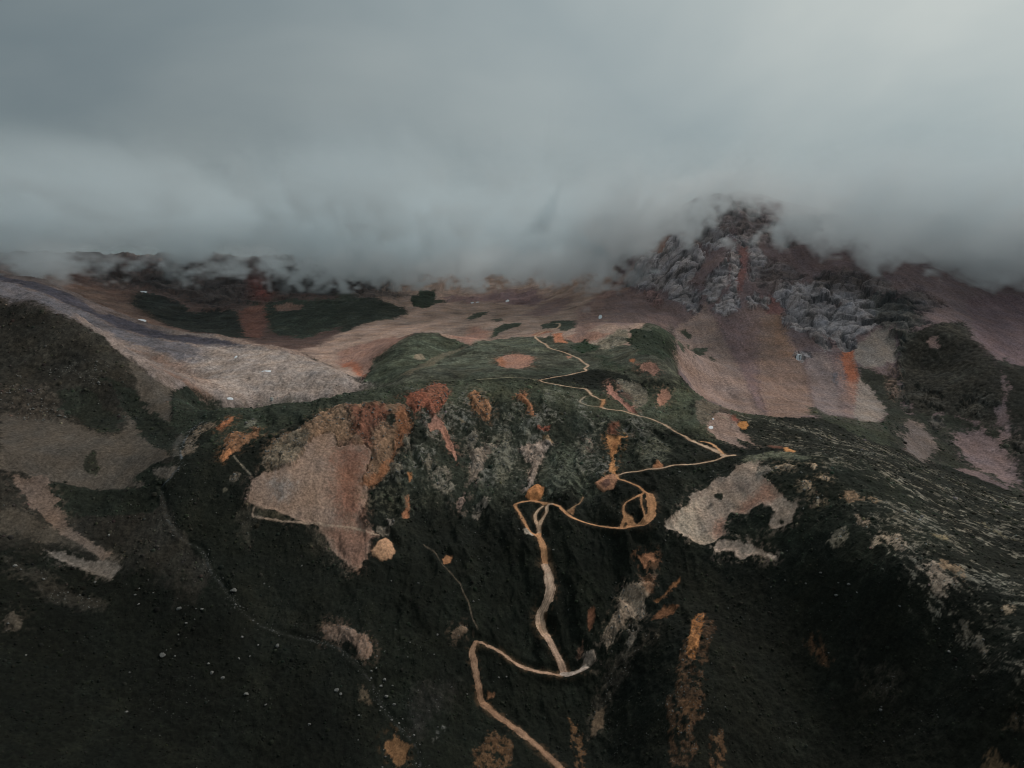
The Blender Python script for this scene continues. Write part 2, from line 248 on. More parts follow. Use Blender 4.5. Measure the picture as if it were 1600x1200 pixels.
  ([(-573.3,1295.4),(-505.0,1300.0),(-431.9,1266.7),(-374.0,1233.7),(-294.1,1134.6),(-228.7,1031.8),(-259.7,995.7),(-309.1,988.6),(-370.4,981.6),(-405.2,959.2),(-439.3,969.2),(-539.7,1147.0)],(0.3796, 0.3001, 0.2624),{'f': 14, 'r': 8, 'k': 'g', 'a': 0.9, 'dn': 1006}),
  ([(-650,1475),(-558,1427),(-480.5,1348.4),(-412.2,1307.5),(-369.9,1247.1),(-381.0,1231.0),(-453.8,1271.5),(-545.0,1348.8),(-617,1419)],(0.2874, 0.196, 0.1574),{'f': 2, 'r': 4, 'k': 'g', 'a': 0.8, 'dn': 1088}),
  ([(-2511,2638),(-1404,1898),(-1344,1980),(-1195,1870),(-1134,1911),(-1016,1824),(-893,1692),(-745,1526),(-668,1484),(-596,1479),(-480.5,1348.4),(-416.8,1322.2),(-389.9,1410.4),(-381,1648),(-444,2106),(-763,3169),(-1232,3384),(-1612,2927),(-2647,2792)],(0.0764, 0.0448, 0.0415),{'f': 5, 'r': 6, 'k': 'b', 'a': 0.85, 'dn': 1292}),
  ([(-1137,2047),(-1117,2132),(-1028,2108),(-900,1940),(-867,2009),(-804,2009),(-679,1717),(-567,1526),(-595,1487),(-662,1525),(-720,1525),(-855,1679),(-928,1700),(-1028,1845)],(0.0371, 0.0388, 0.0324),{'f': 1.5, 'r': 6, 'k': 'v', 'dn': 1360}),
  ([(-1370,1982),(-1360,2130),(-1297,2188),(-1132,2061),(-1028,1845),(-918,1742),(-745,1526),(-848,1606),(-912,1632),(-979,1663),(-1048,1693),(-1191,1827)],(0.165, 0.0974, 0.0762),{'f': 4, 'r': 5, 'k': 's', 'a': 0.8, 'dn': 1360}),
  ([(-847,2207),(-764,2272),(-631,2181),(-565,2335),(-444,2106),(-360,1843),(-360,1699),(-411,1689),(-442,1603),(-472,1532),(-573,1615),(-643,1770)],(0.0529, 0.0591, 0.0447),{'f': 3, 'r': 8, 'k': 'v', 'dn': 1360}),
  ([(-793,1995),(-806,2227),(-626,1753),(-567,1526),(-607,1544)],(0.1977, 0.0929, 0.0709),{'f': 4, 'r': 6, 'k': 's', 'dn': 1360}),
  ([(-718,2072),(-682,2103),(-627,2054),(-604,1937),(-662,1943)],(0.2202, 0.1309, 0.1022),{'f': 2, 'r': 4, 'k': 's', 'dn': 1360}),
  ([(-1046,2739),(-989,2799),(-834,2394),(-801,2233),(-875,2320)],(0.1589, 0.0467, 0.0393),{'f': 6, 'r': 6, 'k': 'd', 'a': 0.8, 'dn': 1530}),
  ([(-1526,2507),(-1434,2597),(-1459,2986),(-1198,3153),(-847,2207),(-877,2032),(-1034,2163),(-1158,2211),(-1319,2251)],(0.0336, 0.032, 0.0324),{'f': 10, 'r': 10, 'k': 'd', 'a': 0.8, 'dn': 1530}),
  ([(-1187,3407),(-858,3575),(-637,3037),(-565,2335),(-769,2287),(-917,2567)],(0.0303, 0.0304, 0.0293),{'f': 8, 'r': 8, 'k': 'd', 'a': 0.8, 'dn': 1530}),
  ([(-639,2545),(-527,2364),(-403,2136),(-308,1959),(-276,1830),(-300,1728),(-348,1694),(-372,1632),(-392,1546)],(0.0621, 0.0662, 0.0506),{'f': 2.5, 'r': 6, 'k': 'v', 'dn': 1360}),
  ([(-848,3156),(-643,2935),(-489,2835),(-364,2467),(-372,2189),(-443,2169),(-639,2545)],(0.0722, 0.0591, 0.057),{'f': 5, 'r': 6, 'k': 'd', 'a': 0.8, 'dn': 1360}),
  ([(-359,2432),(-351,2599),(-316,2796),(-274,2467),(-228,1959),(-254,1919),(-297,2031)],(0.0446, 0.0545, 0.0375),{'f': 0.8, 'r': 3, 'k': 'v', 'dn': 1360}),
  ([(-278,2387),(-220,2337),(-218,2306),(-247,2178)],(0.067, 0.0737, 0.0528),{'f': 1.5, 'r': 3, 'k': 'v', 'dn': 1360}),
  ([(-243,2419),(-123,2448),(-31,2458),(76,2432),(107,2125),(61,1932),(-28,2212),(-140,2225),(-219,2323)],(0.2034, 0.1234, 0.1328),{'f': 4, 'r': 5, 'k': 's', 'a': 0.8, 'dn': 1360}),
  ([(33,1760),(101,1998),(160,2037),(165,1878),(107,1694),(53,1665)],(0.2331, 0.1454, 0.1405),{'f': 5, 'r': 6, 'k': 's', 'a': 0.7, 'dn': 1360}),
  ([(-111,1765),(-93,1841),(-66,1911),(-68,1789),(-88,1746),(-105,1657)],(0.0888, 0.0903, 0.0663),{'f': 1.2, 'r': 4, 'k': 'v', 'dn': 1190}),
  ([(-59,1705),(-32,1701),(-15,1594),(-39,1557)],(0.1211, 0.1089, 0.082),{'f': 1.2, 'r': 4, 'k': 'v', 'dn': 1190}),
  ([(-37.0,1460.5),(-19,1531),(24,1523),(14.0,1473.9),(-13.7,1443.7),(-30.6,1378.9),(-42.3,1333.8)],(0.0774, 0.0845, 0.0594),{'f': 1, 'r': 4, 'k': 'v', 'dn': 1088}),
  ([(61.1,1485.9),(93,1542),(126,1533),(146.4,1470.6),(127.2,1339.4),(105.2,1328.8),(87.7,1385.4),(62.2,1403.0)],(0.0888, 0.0933, 0.0688),{'f': 1, 'r': 4, 'k': 'v', 'dn': 1088}),
  ([(-334.4,1313.3),(-298.4,1381.4),(-246.0,1436.5),(-184.0,1235.0),(-204.3,1168.6),(-220.3,1152.7),(-238.2,1149.1),(-234.8,1062.4),(-269.2,1137.9),(-306.3,1199.0)],(0.3577, 0.198, 0.1533),{'f': 2, 'r': 5, 'k': 's', 'a': 0.9, 'dn': 1020}),
  ([(-306.3,1199.0),(-287.8,1219.4),(-253.2,1131.8),(-226.4,1055.0),(-265.9,1123.7)],(0.3969, 0.1387, 0.0789),{'f': 2, 'r': 4, 'k': 's', 'a': 0.8, 'dn': 1020}),
  ([(-110.7,1246.4),(-87,1532),(-45.4,1433.8),(-51.0,1339.4),(-72.1,1194.0),(-93.1,1222.0)],(0.4247, 0.2184, 0.1639),{'f': 3, 'r': 4, 'k': 's', 'a': 0.8, 'dn': 1020}),
  ([(75.4,1321.2),(96.1,1318.3),(95.9,1207.7),(77.0,1212.4)],(0.5192, 0.205, 0.1147),{'f': 2, 'r': 3, 'k': 's', 'dn': 952}),
  ([(95.5,1254.1),(130.3,1285.5),(158.3,1249.4),(178.6,1225.3),(146.4,1214.0),(111.8,1213.5)],(0.4268, 0.2373, 0.179),{'f': 2, 'r': 4, 'k': 's', 'dn': 952}),
  ([(-228.9,1050.4),(-216.6,1131.7),(-197.6,1150.3),(-177.0,1213.0),(-160.3,1234.0),(-128.0,1223.1),(-100.5,1217.4),(-75.9,1194.6),(-89.1,1167.0),(-112.7,1103.9),(-122.0,1031.2),(-157.3,982.2)],(0.0859, 0.0932, 0.0641),{'f': 1.5, 'r': 4, 'k': 'u'}),
  ([(-160.7,1121.2),(-150.4,1124.6),(-141.2,1093.2),(-153.4,1093.3)],(0.2878, 0.2238, 0.1578),{'f': 1, 'r': 4, 'k': 's'}),
  ([(-75.6,1188.8),(-102.8,1153.0),(-125.2,1059.7),(-147.7,981.7),(-167.6,1006.1),(-138.2,1082.7),(-111.8,1170.9)],(0.167, 0.1368, 0.0945),{'f': 1, 'r': 4, 'k': 's', 'a': 0.8}),
  ([(-71.8,1188.1),(-40.5,1276.9),(-0.0,1299.1),(40.8,1284.5),(66.3,1156.7),(36.7,1154.5),(-7.4,1167.6),(-54.1,1132.3),(-72.6,1140.1)],(0.1213, 0.1295, 0.0931),{'f': 5, 'r': 8, 'k': 'u', 'a': 0.7}),
  ([(-77.1,1004.5),(-31.5,985.5),(32.5,1016.7),(95.8,1071.0),(106.0,1036.1),(46.8,973.7),(-6.2,970.1),(-61.3,956.5)],(0.0574, 0.0637, 0.0448),{'f': 3, 'r': 8, 'k': 'u', 'a': 0.8}),
  ([(-112.7,1103.9),(-71.7,1125.3),(-28.3,1107.9),(-19.5,1014.3),(-66.1,1033.7),(-105.6,1032.3)],(0.1286, 0.1369, 0.0991),{'f': 5, 'r': 10, 'k': 'u', 'a': 0.6}),
  ([(-26.2,1095.8),(-14.3,1122.2),(3.6,1133.6),(28.6,1123.5),(35.0,1096.6),(26.8,1050.5),(9.8,1018.2),(-6.6,1025.0),(-20.0,1042.9)],(0.3962, 0.2083, 0.1519),{'f': 1.2, 'r': 3, 'k': 's', 'p': 'bare_patch'}),
  ([(-26.2,1095.8),(-16.0,1115.9),(-10.4,1088.8),(-11.6,1035.4),(-20.1,1049.5)],(0.3704, 0.1441, 0.0739),{'f': 2, 'r': 3, 'k': 's', 'a': 0.8}),
  ([(139.7,1199.2),(156.9,1213.3),(172.2,1222.2),(197.0,1235.3),(213.6,1222.3),(206.8,1189.2),(192.7,1169.9),(176.9,1164.9),(164.4,1162.6),(150.0,1167.8),(156.7,1189.0),(146.2,1194.8)],(0.2888, 0.2339, 0.1731),{'f': 1.5, 'r': 6, 'k': 'r', 'p': 'rock_outcrop'}),
  ([(171.2,1214.7),(180.2,1218.0),(201.7,1192.0),(194.3,1179.9),(179.5,1182.8),(171.7,1196.9)],(0.1284, 0.1155, 0.0875),{'f': 1.5, 'r': 7, 'k': 'r', 'a': 0.8}),
  ([(101.7,1183.1),(123.5,1221.4),(133.0,1229.7),(139.3,1195.6),(151.1,1188.3),(145.1,1161.1),(116.0,1143.3),(109.5,1161.5)],(0.0408, 0.0586, 0.0344),{'f': 2, 'r': 6, 'k': 'v'}),
  ([(134.8,1131.0),(154.9,1132.0),(157.1,1055.2),(168.8,1011.6),(177.8,993.7),(161.8,1004.6),(141.1,1027.9),(143.3,1092.8)],(0.0446, 0.0566, 0.0359),{'f': 4, 'r': 8, 'k': 'v', 'a': 0.85}),
  ([(208.3,1224.9),(238.4,1224.9),(269.6,1235.9),(352.0,1456.0),(301.8,1232.3),(301.2,1202.7),(292.3,1169.9),(225.4,1025.2),(216.8,1044.0),(198.4,1044.3),(202.5,1138.8),(200.7,1185.7),(209.9,1199.6)],(0.0407, 0.0502, 0.0326),{'f': 1.5, 'r': 7, 'k': 'v', 'dn': 952}),
  ([(180.3,1038.5),(187.0,1034.9),(184.1,1024.5),(180.1,1026.1)],(0.4243, 0.1609, 0.0775),{'f': 1, 'r': 3, 'k': 'e'}),
  ([(185.6,1012.5),(191.5,1012.4),(200.4,1015.1),(214.8,1008.9),(217.3,997.2),(206.5,983.7),(196.2,991.4),(189.6,1001.2)],(0.3824, 0.199, 0.1477),{'f': 1.5, 'r': 4, 'k': 's', 'p': 'bare_patch'}),
  ([(90.8,1130.7),(99.1,1134.9),(101.3,1129.3),(92.7,1120.9)],(0.4503, 0.2194, 0.1452),{'f': 1, 'r': 2, 'k': 'e'}),
  ([(37.5,1330.1),(49.5,1359.6),(67.4,1367.5),(78.1,1358.3),(64.5,1339.5),(46.4,1317.5)],(0.5212, 0.2137, 0.1255),{'f': 1.5, 'r': 3, 'k': 'e', 'a': 0.8}),
  ([(50.3,1257.7),(76.7,1334.2),(77.8,1273.1),(72.1,1226.5),(58.4,1241.4)],(0.0573, 0.0636, 0.0412),{'f': 1.5, 'r': 4, 'k': 'v'}),
  ([(154.8,980.3),(168.6,971.9),(185.5,969.8),(193.0,953.8),(191.0,930.5),(179.6,916.6),(169.1,906.6),(163.6,913.3),(156.2,929.0),(147.2,943.4)],(0.1943, 0.1604, 0.1194),{'f': 1.5, 'r': 5, 'k': 'r', 'p': 'rock_outcrop'}),
  ([(146.9,957.4),(154.0,967.3),(159.9,945.5),(166.0,934.7),(165.2,916.0),(157.0,926.8),(149.8,938.5)],(0.1119, 0.0646, 0.0504),{'f': 1.5, 'r': 4, 'k': 'r', 'a': 0.8}),
  ([(132.1,948.9),(140.8,971.2),(143.7,959.2),(146.6,939.6),(155.5,924.1),(164.1,909.2),(165.4,891.4),(160.0,897.6),(148.3,913.4),(139.5,928.4),(133.5,933.7)],(0.4079, 0.1915, 0.1422),{'f': 1, 'r': 3, 'k': 's', 'p': 'bare_patch'}),
  ([(202.0,936.0),(209.8,951.6),(218.8,956.9),(224.4,953.1),(223.4,940.7),(213.4,930.5),(203.4,919.4),(200.0,925.4)],(0.437, 0.2189, 0.1509),{'f': 1, 'r': 4, 'k': 's', 'p': 'bare_patch'}),
  ([(258.1,946.8),(277.1,951.5),(340.8,1093.8),(303.4,922.8),(279.1,903.4),(264.4,883.2),(248.4,867.8),(242.3,884.0)],(0.1757, 0.137, 0.1004),{'f': 1.5, 'r': 5, 'k': 'r', 'p': 'rock_outcrop'}),
  ([(273.0,914.1),(293.5,941.5),(301.3,926.1),(299.9,906.7),(287.2,905.2),(271.8,898.9)],(0.0612, 0.039, 0.0315),{'f': 1.5, 'r': 5, 'k': 'r', 'a': 0.8}),
  ([(249.3,943.3),(259.1,950.6),(244.0,891.0),(239.9,898.3)],(0.0272, 0.0288, 0.02),{'f': 1, 'r': 4, 'k': 'v'}),
  ([(225.1,948.8),(251.2,964.2),(257.3,949.8),(244.1,928.2),(227.1,929.1)],(0.1074, 0.1151, 0.0719),{'f': 3, 'r': 6, 'k': 'r', 'a': 0.7}),
  ([(255.7,867.8),(267.8,895.5),(284.9,912.8),(297.3,913.2),(300.4,893.0),(299.1,870.1),(301.1,849.7),(293.8,792.6),(290.2,817.3),(284.4,842.4),(275.2,809.6),(283.3,793.2),(272.5,797.1),(263.9,821.8),(256.7,845.1),(250.3,853.3)],(0.3234, 0.2151, 0.1741),{'f': 1, 'r': 3, 'k': 's', 'p': 'scree_slope'}),
  ([(296.1,909.2),(304.2,910.4),(302.9,891.5),(296.9,891.7)],(0.3196, 0.0988, 0.0693),{'f': 2, 'r': 3, 'k': 's', 'a': 0.8}),
  ([(299.6,885.6),(304.9,893.0),(313.7,892.5),(313.0,882.1),(306.2,869.5),(301.0,871.5)],(0.6, 0.2502, 0.0843),{'f': 0.7, 'r': 1.5, 'k': 'e', 'thing': 'spoil_heap', 'h': 1.4, 'label': 'bright orange round spoil heap below the grey rock dome near the upper switchback'}),
  ([(315.2,771.1),(322.8,778.6),(319.6,745.8),(316.3,740.7),(310.8,751.9)],(0.6, 0.2737, 0.1116),{'f': 0.7, 'r': 1.5, 'k': 'e', 'thing': 'spoil_heap', 'h': 0.9, 'label': 'small tan orange spoil heap on the knoll crest right of the upper switchback'}),
  ([(309.3,795.0),(318.8,781.9),(314.1,768.2),(305.5,777.9)],(0.2042, 0.0828, 0.0555),{'f': 2, 'r': 3, 'k': 'e', 'a': 0.8}),
  ([(-268.6,711.6),(-268.9,748.7),(-256.1,770.6),(-238.6,788.9),(-231.9,812.1),(-220.1,828.0),(-200.1,834.5),(-186.9,847.9),(-159.9,849.3),(-139.4,858.1),(-129.9,839.2),(-125.9,818.9),(-129.8,791.2),(-138.1,778.3),(-144.7,756.8),(-153.5,737.2),(-159.3,717.9),(-191.7,727.4),(-234.2,711.6),(-254.0,701.4)],(0.2496, 0.1535, 0.0987),{'f': 1.5, 'r': 5, 'k': 'c', 'p': 'rock_outcrop', 'v': 0.3}),
  ([(-268.6,711.6),(-265.6,745.8),(-253.1,768.8),(-232.4,775.3),(-234.0,736.2),(-237.6,715.7),(-254.7,703.7)],(0.2437, 0.1951, 0.1415),{'f': 3, 'r': 6, 'k': 'c', 'a': 0.8}),
  ([(-198.7,827.9),(-159.6,847.9),(-146.9,818.8),(-149.7,787.4),(-167.2,772.7),(-178.6,779.9),(-191.4,793.1)],(0.2121, 0.0783, 0.0492),{'f': 4, 'r': 6, 'k': 'c', 'a': 0.85}),
  ([(-148.9,848.8),(-130.8,846.0),(-125.9,818.9),(-129.8,791.2),(-138.4,780.3),(-140.6,812.0)],(0.3183, 0.1219, 0.0567),{'f': 3, 'r': 6, 'k': 'c', 'a': 0.8}),
  ([(-169.2,796.9),(-154.4,816.6),(-145.5,809.8),(-144.5,786.4),(-152.2,772.3),(-163.7,780.5)],(0.3313, 0.2059, 0.1326),{'f': 2, 'r': 4, 'k': 'c', 'a': 0.8}),
  ([(-155.6,823.7),(-149.1,833.1),(-143.2,820.5),(-146.9,810.6)],(0.0335, 0.0319, 0.0225),{'f': 1.5, 'r': 4, 'k': 'v'}),
  ([(-202.4,763.7),(-179.1,782.5),(-176.2,780.4),(-194.0,759.0)],(0.0666, 0.0546, 0.0413),{'f': 2, 'r': 4, 'k': 'c', 'a': 0.8}),
  ([(-261.9,704.8),(-246.1,713.5),(-237.0,713.5),(-245.6,703.7)],(0.0527, 0.0463, 0.0343),{'f': 2, 'r': 4, 'k': 'c', 'a': 0.8}),
  ([(-272.9,689.8),(-266.4,697.8),(-254.7,703.7),(-235.6,716.8),(-234.0,736.2),(-229.9,756.5),(-222.8,776.1),(-208.0,776.9),(-199.8,762.5),(-186.0,767.9),(-173.2,777.6),(-161.5,768.3),(-163.4,751.4),(-165.6,726.3),(-158.2,724.1),(-156.2,707.5),(-158.4,689.6),(-158.6,679.0),(-152.7,671.9),(-142.2,673.7),(-142.8,653.2),(-147.4,632.1),(-153.1,628.9),(-168.0,638.9),(-180.6,647.3),(-192.7,662.4),(-200.2,666.5),(-221.7,665.4),(-244.5,669.0),(-257.2,667.8),(-269.0,670.7)],(0.3353, 0.2249, 0.1709),{'f': 1.2, 'r': 3, 'k': 's', 'p': 'scree_fan', 'v': 0.12}),
  ([(-201.2,758.1),(-186.0,767.9),(-166.6,769.2),(-165.5,749.8),(-165.7,715.2),(-158.4,689.6),(-160.3,676.4),(-180.4,676.4),(-192.8,701.3),(-197.0,730.1)],(0.235, 0.106, 0.0711),{'f': 9, 'r': 6, 'k': 's', 'a': 0.85}),
  ([(-191.0,664.4),(-157.3,672.2),(-143.4,668.7),(-144.7,651.8),(-149.5,632.1),(-158.6,634.6),(-174.0,646.4)],(0.2815, 0.1473, 0.1054),{'f': 4, 'r': 4, 'k': 's', 'a': 0.8}),
  ([(-258.2,693.0),(-242.9,702.4),(-232.2,696.4),(-237.5,682.8),(-250.8,683.1)],(0.2568, 0.2238, 0.2063),{'f': 6, 'r': 5, 'k': 's', 'a': 0.8}),
  ([(-167.2,722.8),(-159.8,732.5),(-145.8,763.6),(-138.1,778.3),(-140.1,759.0),(-150.6,734.4),(-157.6,720.9)],(0.3448, 0.1428, 0.0688),{'f': 1.5, 'r': 4, 'k': 's', 'a': 0.8}),
  ([(-260.8,665.3),(-244.5,669.0),(-221.7,665.4),(-232.0,662.9),(-257.2,660.5)],(0.0941, 0.079, 0.0536),{'f': 1.5, 'r': 5, 'k': 'v', 'a': 0.8}),
  ([(-205.6,661.6),(-192.7,662.4),(-172.6,640.4),(-162.4,632.5),(-175.9,635.9),(-196.3,650.1)],(0.0884, 0.0737, 0.0553),{'f': 5, 'r': 8, 'k': 'r', 'a': 0.5}),
  ([(-273.0,662.8),(-263.4,666.7),(-258.1,656.3),(-260.7,637.9),(-269.4,645.2)],(0.0667, 0.0568, 0.0431),{'f': 4, 'r': 8, 'k': 'r', 'a': 0.6}),
  ([(-141.8,874.1),(-125.4,899.8),(-108.7,931.6),(-91.0,933.4),(-84.2,896.8),(-90.5,866.4),(-99.5,846.0),(-111.4,855.2),(-123.7,843.8),(-133.3,854.3)],(0.2852, 0.1026, 0.064),{'f': 1.2, 'r': 4, 'k': 'c', 'p': 'rock_outcrop'}),
  ([(-122.6,900.4),(-102.0,925.0),(-89.1,913.6),(-91.3,875.2),(-108.4,877.0)],(0.323, 0.1351, 0.083),{'f': 3, 'r': 4, 'k': 'c', 'a': 0.7}),
  ([(-104.8,832.2),(-96.8,846.0),(-85.4,840.0),(-78.7,825.0),(-72.2,809.5),(-65.1,784.8),(-66.0,779.2),(-72.3,794.3),(-79.4,802.4),(-85.3,823.9),(-93.8,829.1),(-100.8,820.0)],(0.4228, 0.2093, 0.1499),{'f': 0.8, 'r': 2.5, 'k': 's', 'p': 'bare_patch'}),
  ([(-60.6,902.2),(-51.3,918.6),(-45.0,909.4),(-40.8,881.5),(-32.7,892.8),(-26.6,880.4),(-28.8,857.2),(-40.0,859.7),(-51.7,872.5)],(0.4035, 0.1996, 0.1083),{'f': 1.2, 'r': 5, 'k': 'c', 'p': 'rock_outcrop'}),
  ([(4.8,912.2),(16.7,922.5),(21.5,897.4),(27.5,886.8),(28.5,869.5),(22.9,873.1),(19.0,890.2),(7.6,897.4)],(0.4431, 0.193, 0.1005),{'f': 1, 'r': 3, 'k': 'c', 'p': 'rock_outcrop'}),
  ([(-55.5,816.2),(-52.3,830.5),(-44.7,840.8),(-41.3,826.4),(-45.8,807.8),(-50.7,802.2)],(0.2554, 0.214, 0.164),{'f': 1.2, 'r': 5, 'k': 'c', 'p': 'rock_outcrop'}),
  ([(-50.7,802.2),(-33.1,822.9),(-17.0,821.3),(-27.2,802.1),(-34.1,779.4),(-40.7,756.9),(-48.1,755.2),(-48.1,777.4)],(0.3508, 0.2661, 0.2088),{'f': 1.2, 'r': 5, 'k': 'c', 'p': 'rock_outcrop'}),
  ([(-16.8,805.7),(-6.4,833.8),(-1.0,821.4),(-3.6,805.1),(-0.9,774.5),(-8.7,785.6),(-16.6,795.1)],(0.2047, 0.186, 0.1436),{'f': 1.2, 'r': 5, 'k': 'c', 'p': 'rock_outcrop'}),
  ([(7.0,815.7),(20.6,828.5),(28.5,824.6),(36.9,832.1),(50.2,828.0),(51.1,818.9),(41.3,809.7),(35.3,790.8),(27.1,776.0),(22.7,756.6),(17.5,746.3),(16.7,764.9),(22.3,787.8),(12.2,805.8)],(0.3638, 0.2663, 0.2137),{'f': 1.2, 'r': 5, 'k': 'c', 'p': 'rock_outcrop'}),
  ([(11.4,849.3),(23.7,848.2),(26.2,838.3),(15.3,833.6)],(0.186, 0.1687, 0.1324),{'f': 1.2, 'r': 5, 'k': 'c', 'p': 'rock_outcrop'}),
  ([(-104.0,768.2),(-97.9,781.6),(-91.5,769.0),(-95.5,758.5)],(0.1943, 0.1604, 0.1194),{'f': 1.2, 'r': 5, 'k': 'c', 'p': 'rock_outcrop'}),
  ([(-138.0,761.4),(-128.5,764.2),(-124.4,753.4),(-132.7,743.9)],(0.1943, 0.1604, 0.1194),{'f': 1.2, 'r': 5, 'k': 'c', 'p': 'rock_outcrop'}),
  ([(-61.6,735.8),(-52.3,742.8),(-51.3,733.3),(-57.8,722.4),(-63.1,723.5)],(0.3888, 0.2562, 0.2016),{'f': 1.2, 'r': 5, 'k': 'c', 'p': 'rock_outcrop'}),
  ([(-130.7,797.6),(-123.9,804.5),(-120.2,786.7),(-125.3,777.6)],(0.2039, 0.1687, 0.1262),{'f': 1.2, 'r': 5, 'k': 'c', 'p': 'rock_outcrop'}),
  ([(-33.0,819.3),(-24.0,830.9),(-14.9,857.3),(-6.7,872.3),(-1.0,870.3),(-9.3,851.8),(-17.2,829.3),(-24.8,812.1)],(0.1858, 0.1686, 0.1256),{'f': 2, 'r': 6, 'k': 'r', 'sp': 0.6}),
  ([(-97.9,757.9),(-86.1,764.9),(-74.0,768.6),(-65.2,752.3),(-64.3,739.5),(-78.7,737.5),(-91.7,746.0)],(0.2446, 0.2044, 0.1559),{'f': 3, 'r': 7, 'k': 'r', 'sp': 0.62}),
  ([(-41.7,725.5),(-27.6,734.9),(-28.4,722.6),(-38.8,714.0)],(0.2236, 0.1774, 0.1405),{'f': 3, 'r': 6, 'k': 'r', 'sp': 0.6}),
  ([(-17.7,856.7),(-1.0,864.6),(-1.0,836.9),(-14.5,829.7)],(0.1682, 0.1523, 0.1185),{'f': 3, 'r': 6, 'k': 'r', 'sp': 0.55}),
  ([(43.6,927.6),(64.6,929.8),(56.7,896.0),(39.4,897.1)],(0.177, 0.1686, 0.1254),{'f': 3, 'r': 6, 'k': 'r', 'sp': 0.55}),
  ([(30.6,849.3),(48.8,854.0),(45.6,845.7),(34.6,844.4)],(0.3207, 0.11, 0.0737),{'f': 1.5, 'r': 3, 'k': 'c'}),
  ([(-119.2,751.2),(-114.9,755.3),(-113.4,743.8),(-116.6,740.1)],(0.517, 0.2221, 0.097),{'f': 0.8, 'r': 2, 'k': 's'}),
  ([(-117.8,723.1),(-114.9,727.4),(-111.7,712.2),(-111.2,700.3),(-116.7,698.0),(-118.6,703.3),(-114.9,710.1)],(0.4574, 0.1936, 0.1013),{'f': 0.8, 'r': 2, 'k': 's'}),
  ([(-132.1,687.4),(-125.8,697.4),(-125.4,684.2),(-128.8,681.6)],(0.2243, 0.1861, 0.1552),{'f': 0.8, 'r': 2, 'k': 'c'}),
  ([(-140.9,679.4),(-132.4,681.7),(-128.2,677.1),(-134.0,671.4),(-141.8,674.0)],(0.1677, 0.137, 0.1059),{'f': 1.5, 'r': 3, 'k': 'c'}),
  ([(-161.3,716.4),(-131.6,736.7),(-99.3,748.7),(-101.1,722.3),(-125.8,697.4),(-152.7,694.5)],(0.0829, 0.079, 0.0552),{'f': 8, 'r': 12, 'k': 'r', 'sp': 0.35, 'a': 0.7}),
  ([(-67.0,849.9),(-58.7,848.3),(-63.8,842.0)],(0.2214, 0.1686, 0.1086),{'f': 1, 'r': 3, 'k': 'r'}),
  ([(52.1,814.4),(79.4,823.0),(83.9,759.0),(71.5,731.3),(43.3,746.2),(40.2,785.9)],(0.1144, 0.1224, 0.0874),{'f': 6, 'r': 12, 'k': 'r', 'sp': 0.55, 'a': 0.9}),
  ([(-141.6,652.1),(-137.9,661.9),(-131.7,670.9),(-124.8,669.2),(-119.5,659.1),(-120.8,651.1),(-130.5,644.1),(-139.6,647.3)],(0.6, 0.3285, 0.1916),{'f': 0.7, 'r': 1.5, 'k': 'e', 'thing': 'spoil_heap', 'h': 1.8, 'label': 'pale tan orange round spoil heap at the foot of the large scree fan'}),
  ([(-71.7,660.2),(-68.1,669.1),(-61.3,668.3),(-62.8,659.8),(-70.2,655.6)],(0.4294, 0.2007, 0.1001),{'f': 0.7, 'r': 1.5, 'k': 'e', 'thing': 'spoil_heap', 'h': 0.9, 'label': 'small brown orange spoil heap beside the thin footpath below the crags'}),
  ([(-340.5,768.2),(-339.9,778.2),(-330.5,794.5),(-328.4,782.2),(-331.1,768.9),(-336.6,763.3)],(0.3713, 0.1512, 0.078),{'f': 1.2, 'r': 3, 'k': 'c', 'p': 'rock_outcrop'}),
  ([(-322.9,741.4),(-321.9,758.4),(-316.4,764.1),(-302.9,758.6),(-299.4,773.9),(-289.1,770.7),(-286.9,756.8),(-292.7,747.8),(-298.2,735.3),(-303.6,723.5),(-309.1,712.2),(-313.8,715.2),(-316.2,727.7)],(0.2775, 0.1398, 0.0765),{'f': 1.5, 'r': 5, 'k': 'c', 'p': 'rock_outcrop'}),
  ([(-314.5,716.8),(-310.0,727.5),(-304.9,725.3),(-307.4,714.2),(-309.6,710.5)],(0.4875, 0.212, 0.1037),{'f': 1.2, 'r': 3, 'k': 's'}),
  ([(-313.0,782.5),(-307.7,797.1),(-302.6,793.9),(-305.5,780.1),(-309.3,772.6)],(0.16, 0.1524, 0.1183),{'f': 1.5, 'r': 4, 'k': 'c'}),
  ([(-371.6,768.7),(-370.8,787.9),(-346.4,781.3),(-342.1,770.7),(-351.9,757.1),(-352.6,740.7),(-346.2,714.7),(-355.5,713.9),(-362.5,726.7),(-368.6,750.7)],(0.1842, 0.1371, 0.1008),{'f': 2, 'r': 6, 'k': 'r', 'sp': 0.7}),
  ([(-378.2,736.2),(-385.1,766.8),(-379.8,772.2),(-367.2,734.0),(-359.1,713.9),(-365.7,712.3)],(0.1012, 0.0904, 0.0763),{'f': 2, 'r': 4, 'k': 's', 'a': 0.8}),
  ([(-295.6,688.5),(-293.9,696.7),(-287.6,695.6),(-289.5,687.7)],(0.2034, 0.1605, 0.1197),{'f': 1, 'r': 3, 'k': 'c'}),
  ([(-298.8,674.7),(-298.3,679.9),(-293.7,678.2),(-295.4,674.9)],(0.167, 0.1368, 0.0945),{'f': 1, 'r': 3, 'k': 'c'}),
  ([(15.2,737.6),(18.6,746.3),(26.5,753.4),(36.6,750.9),(35.1,743.7),(32.2,736.5),(27.1,733.4),(20.8,733.6)],(0.6, 0.2475, 0.0993),{'f': 0.7, 'r': 1.2, 'k': 'e', 'thing': 'spoil_heap', 'h': 1.8, 'label': 'orange spoil heap beside the road at the fork of the lower switchback'}),
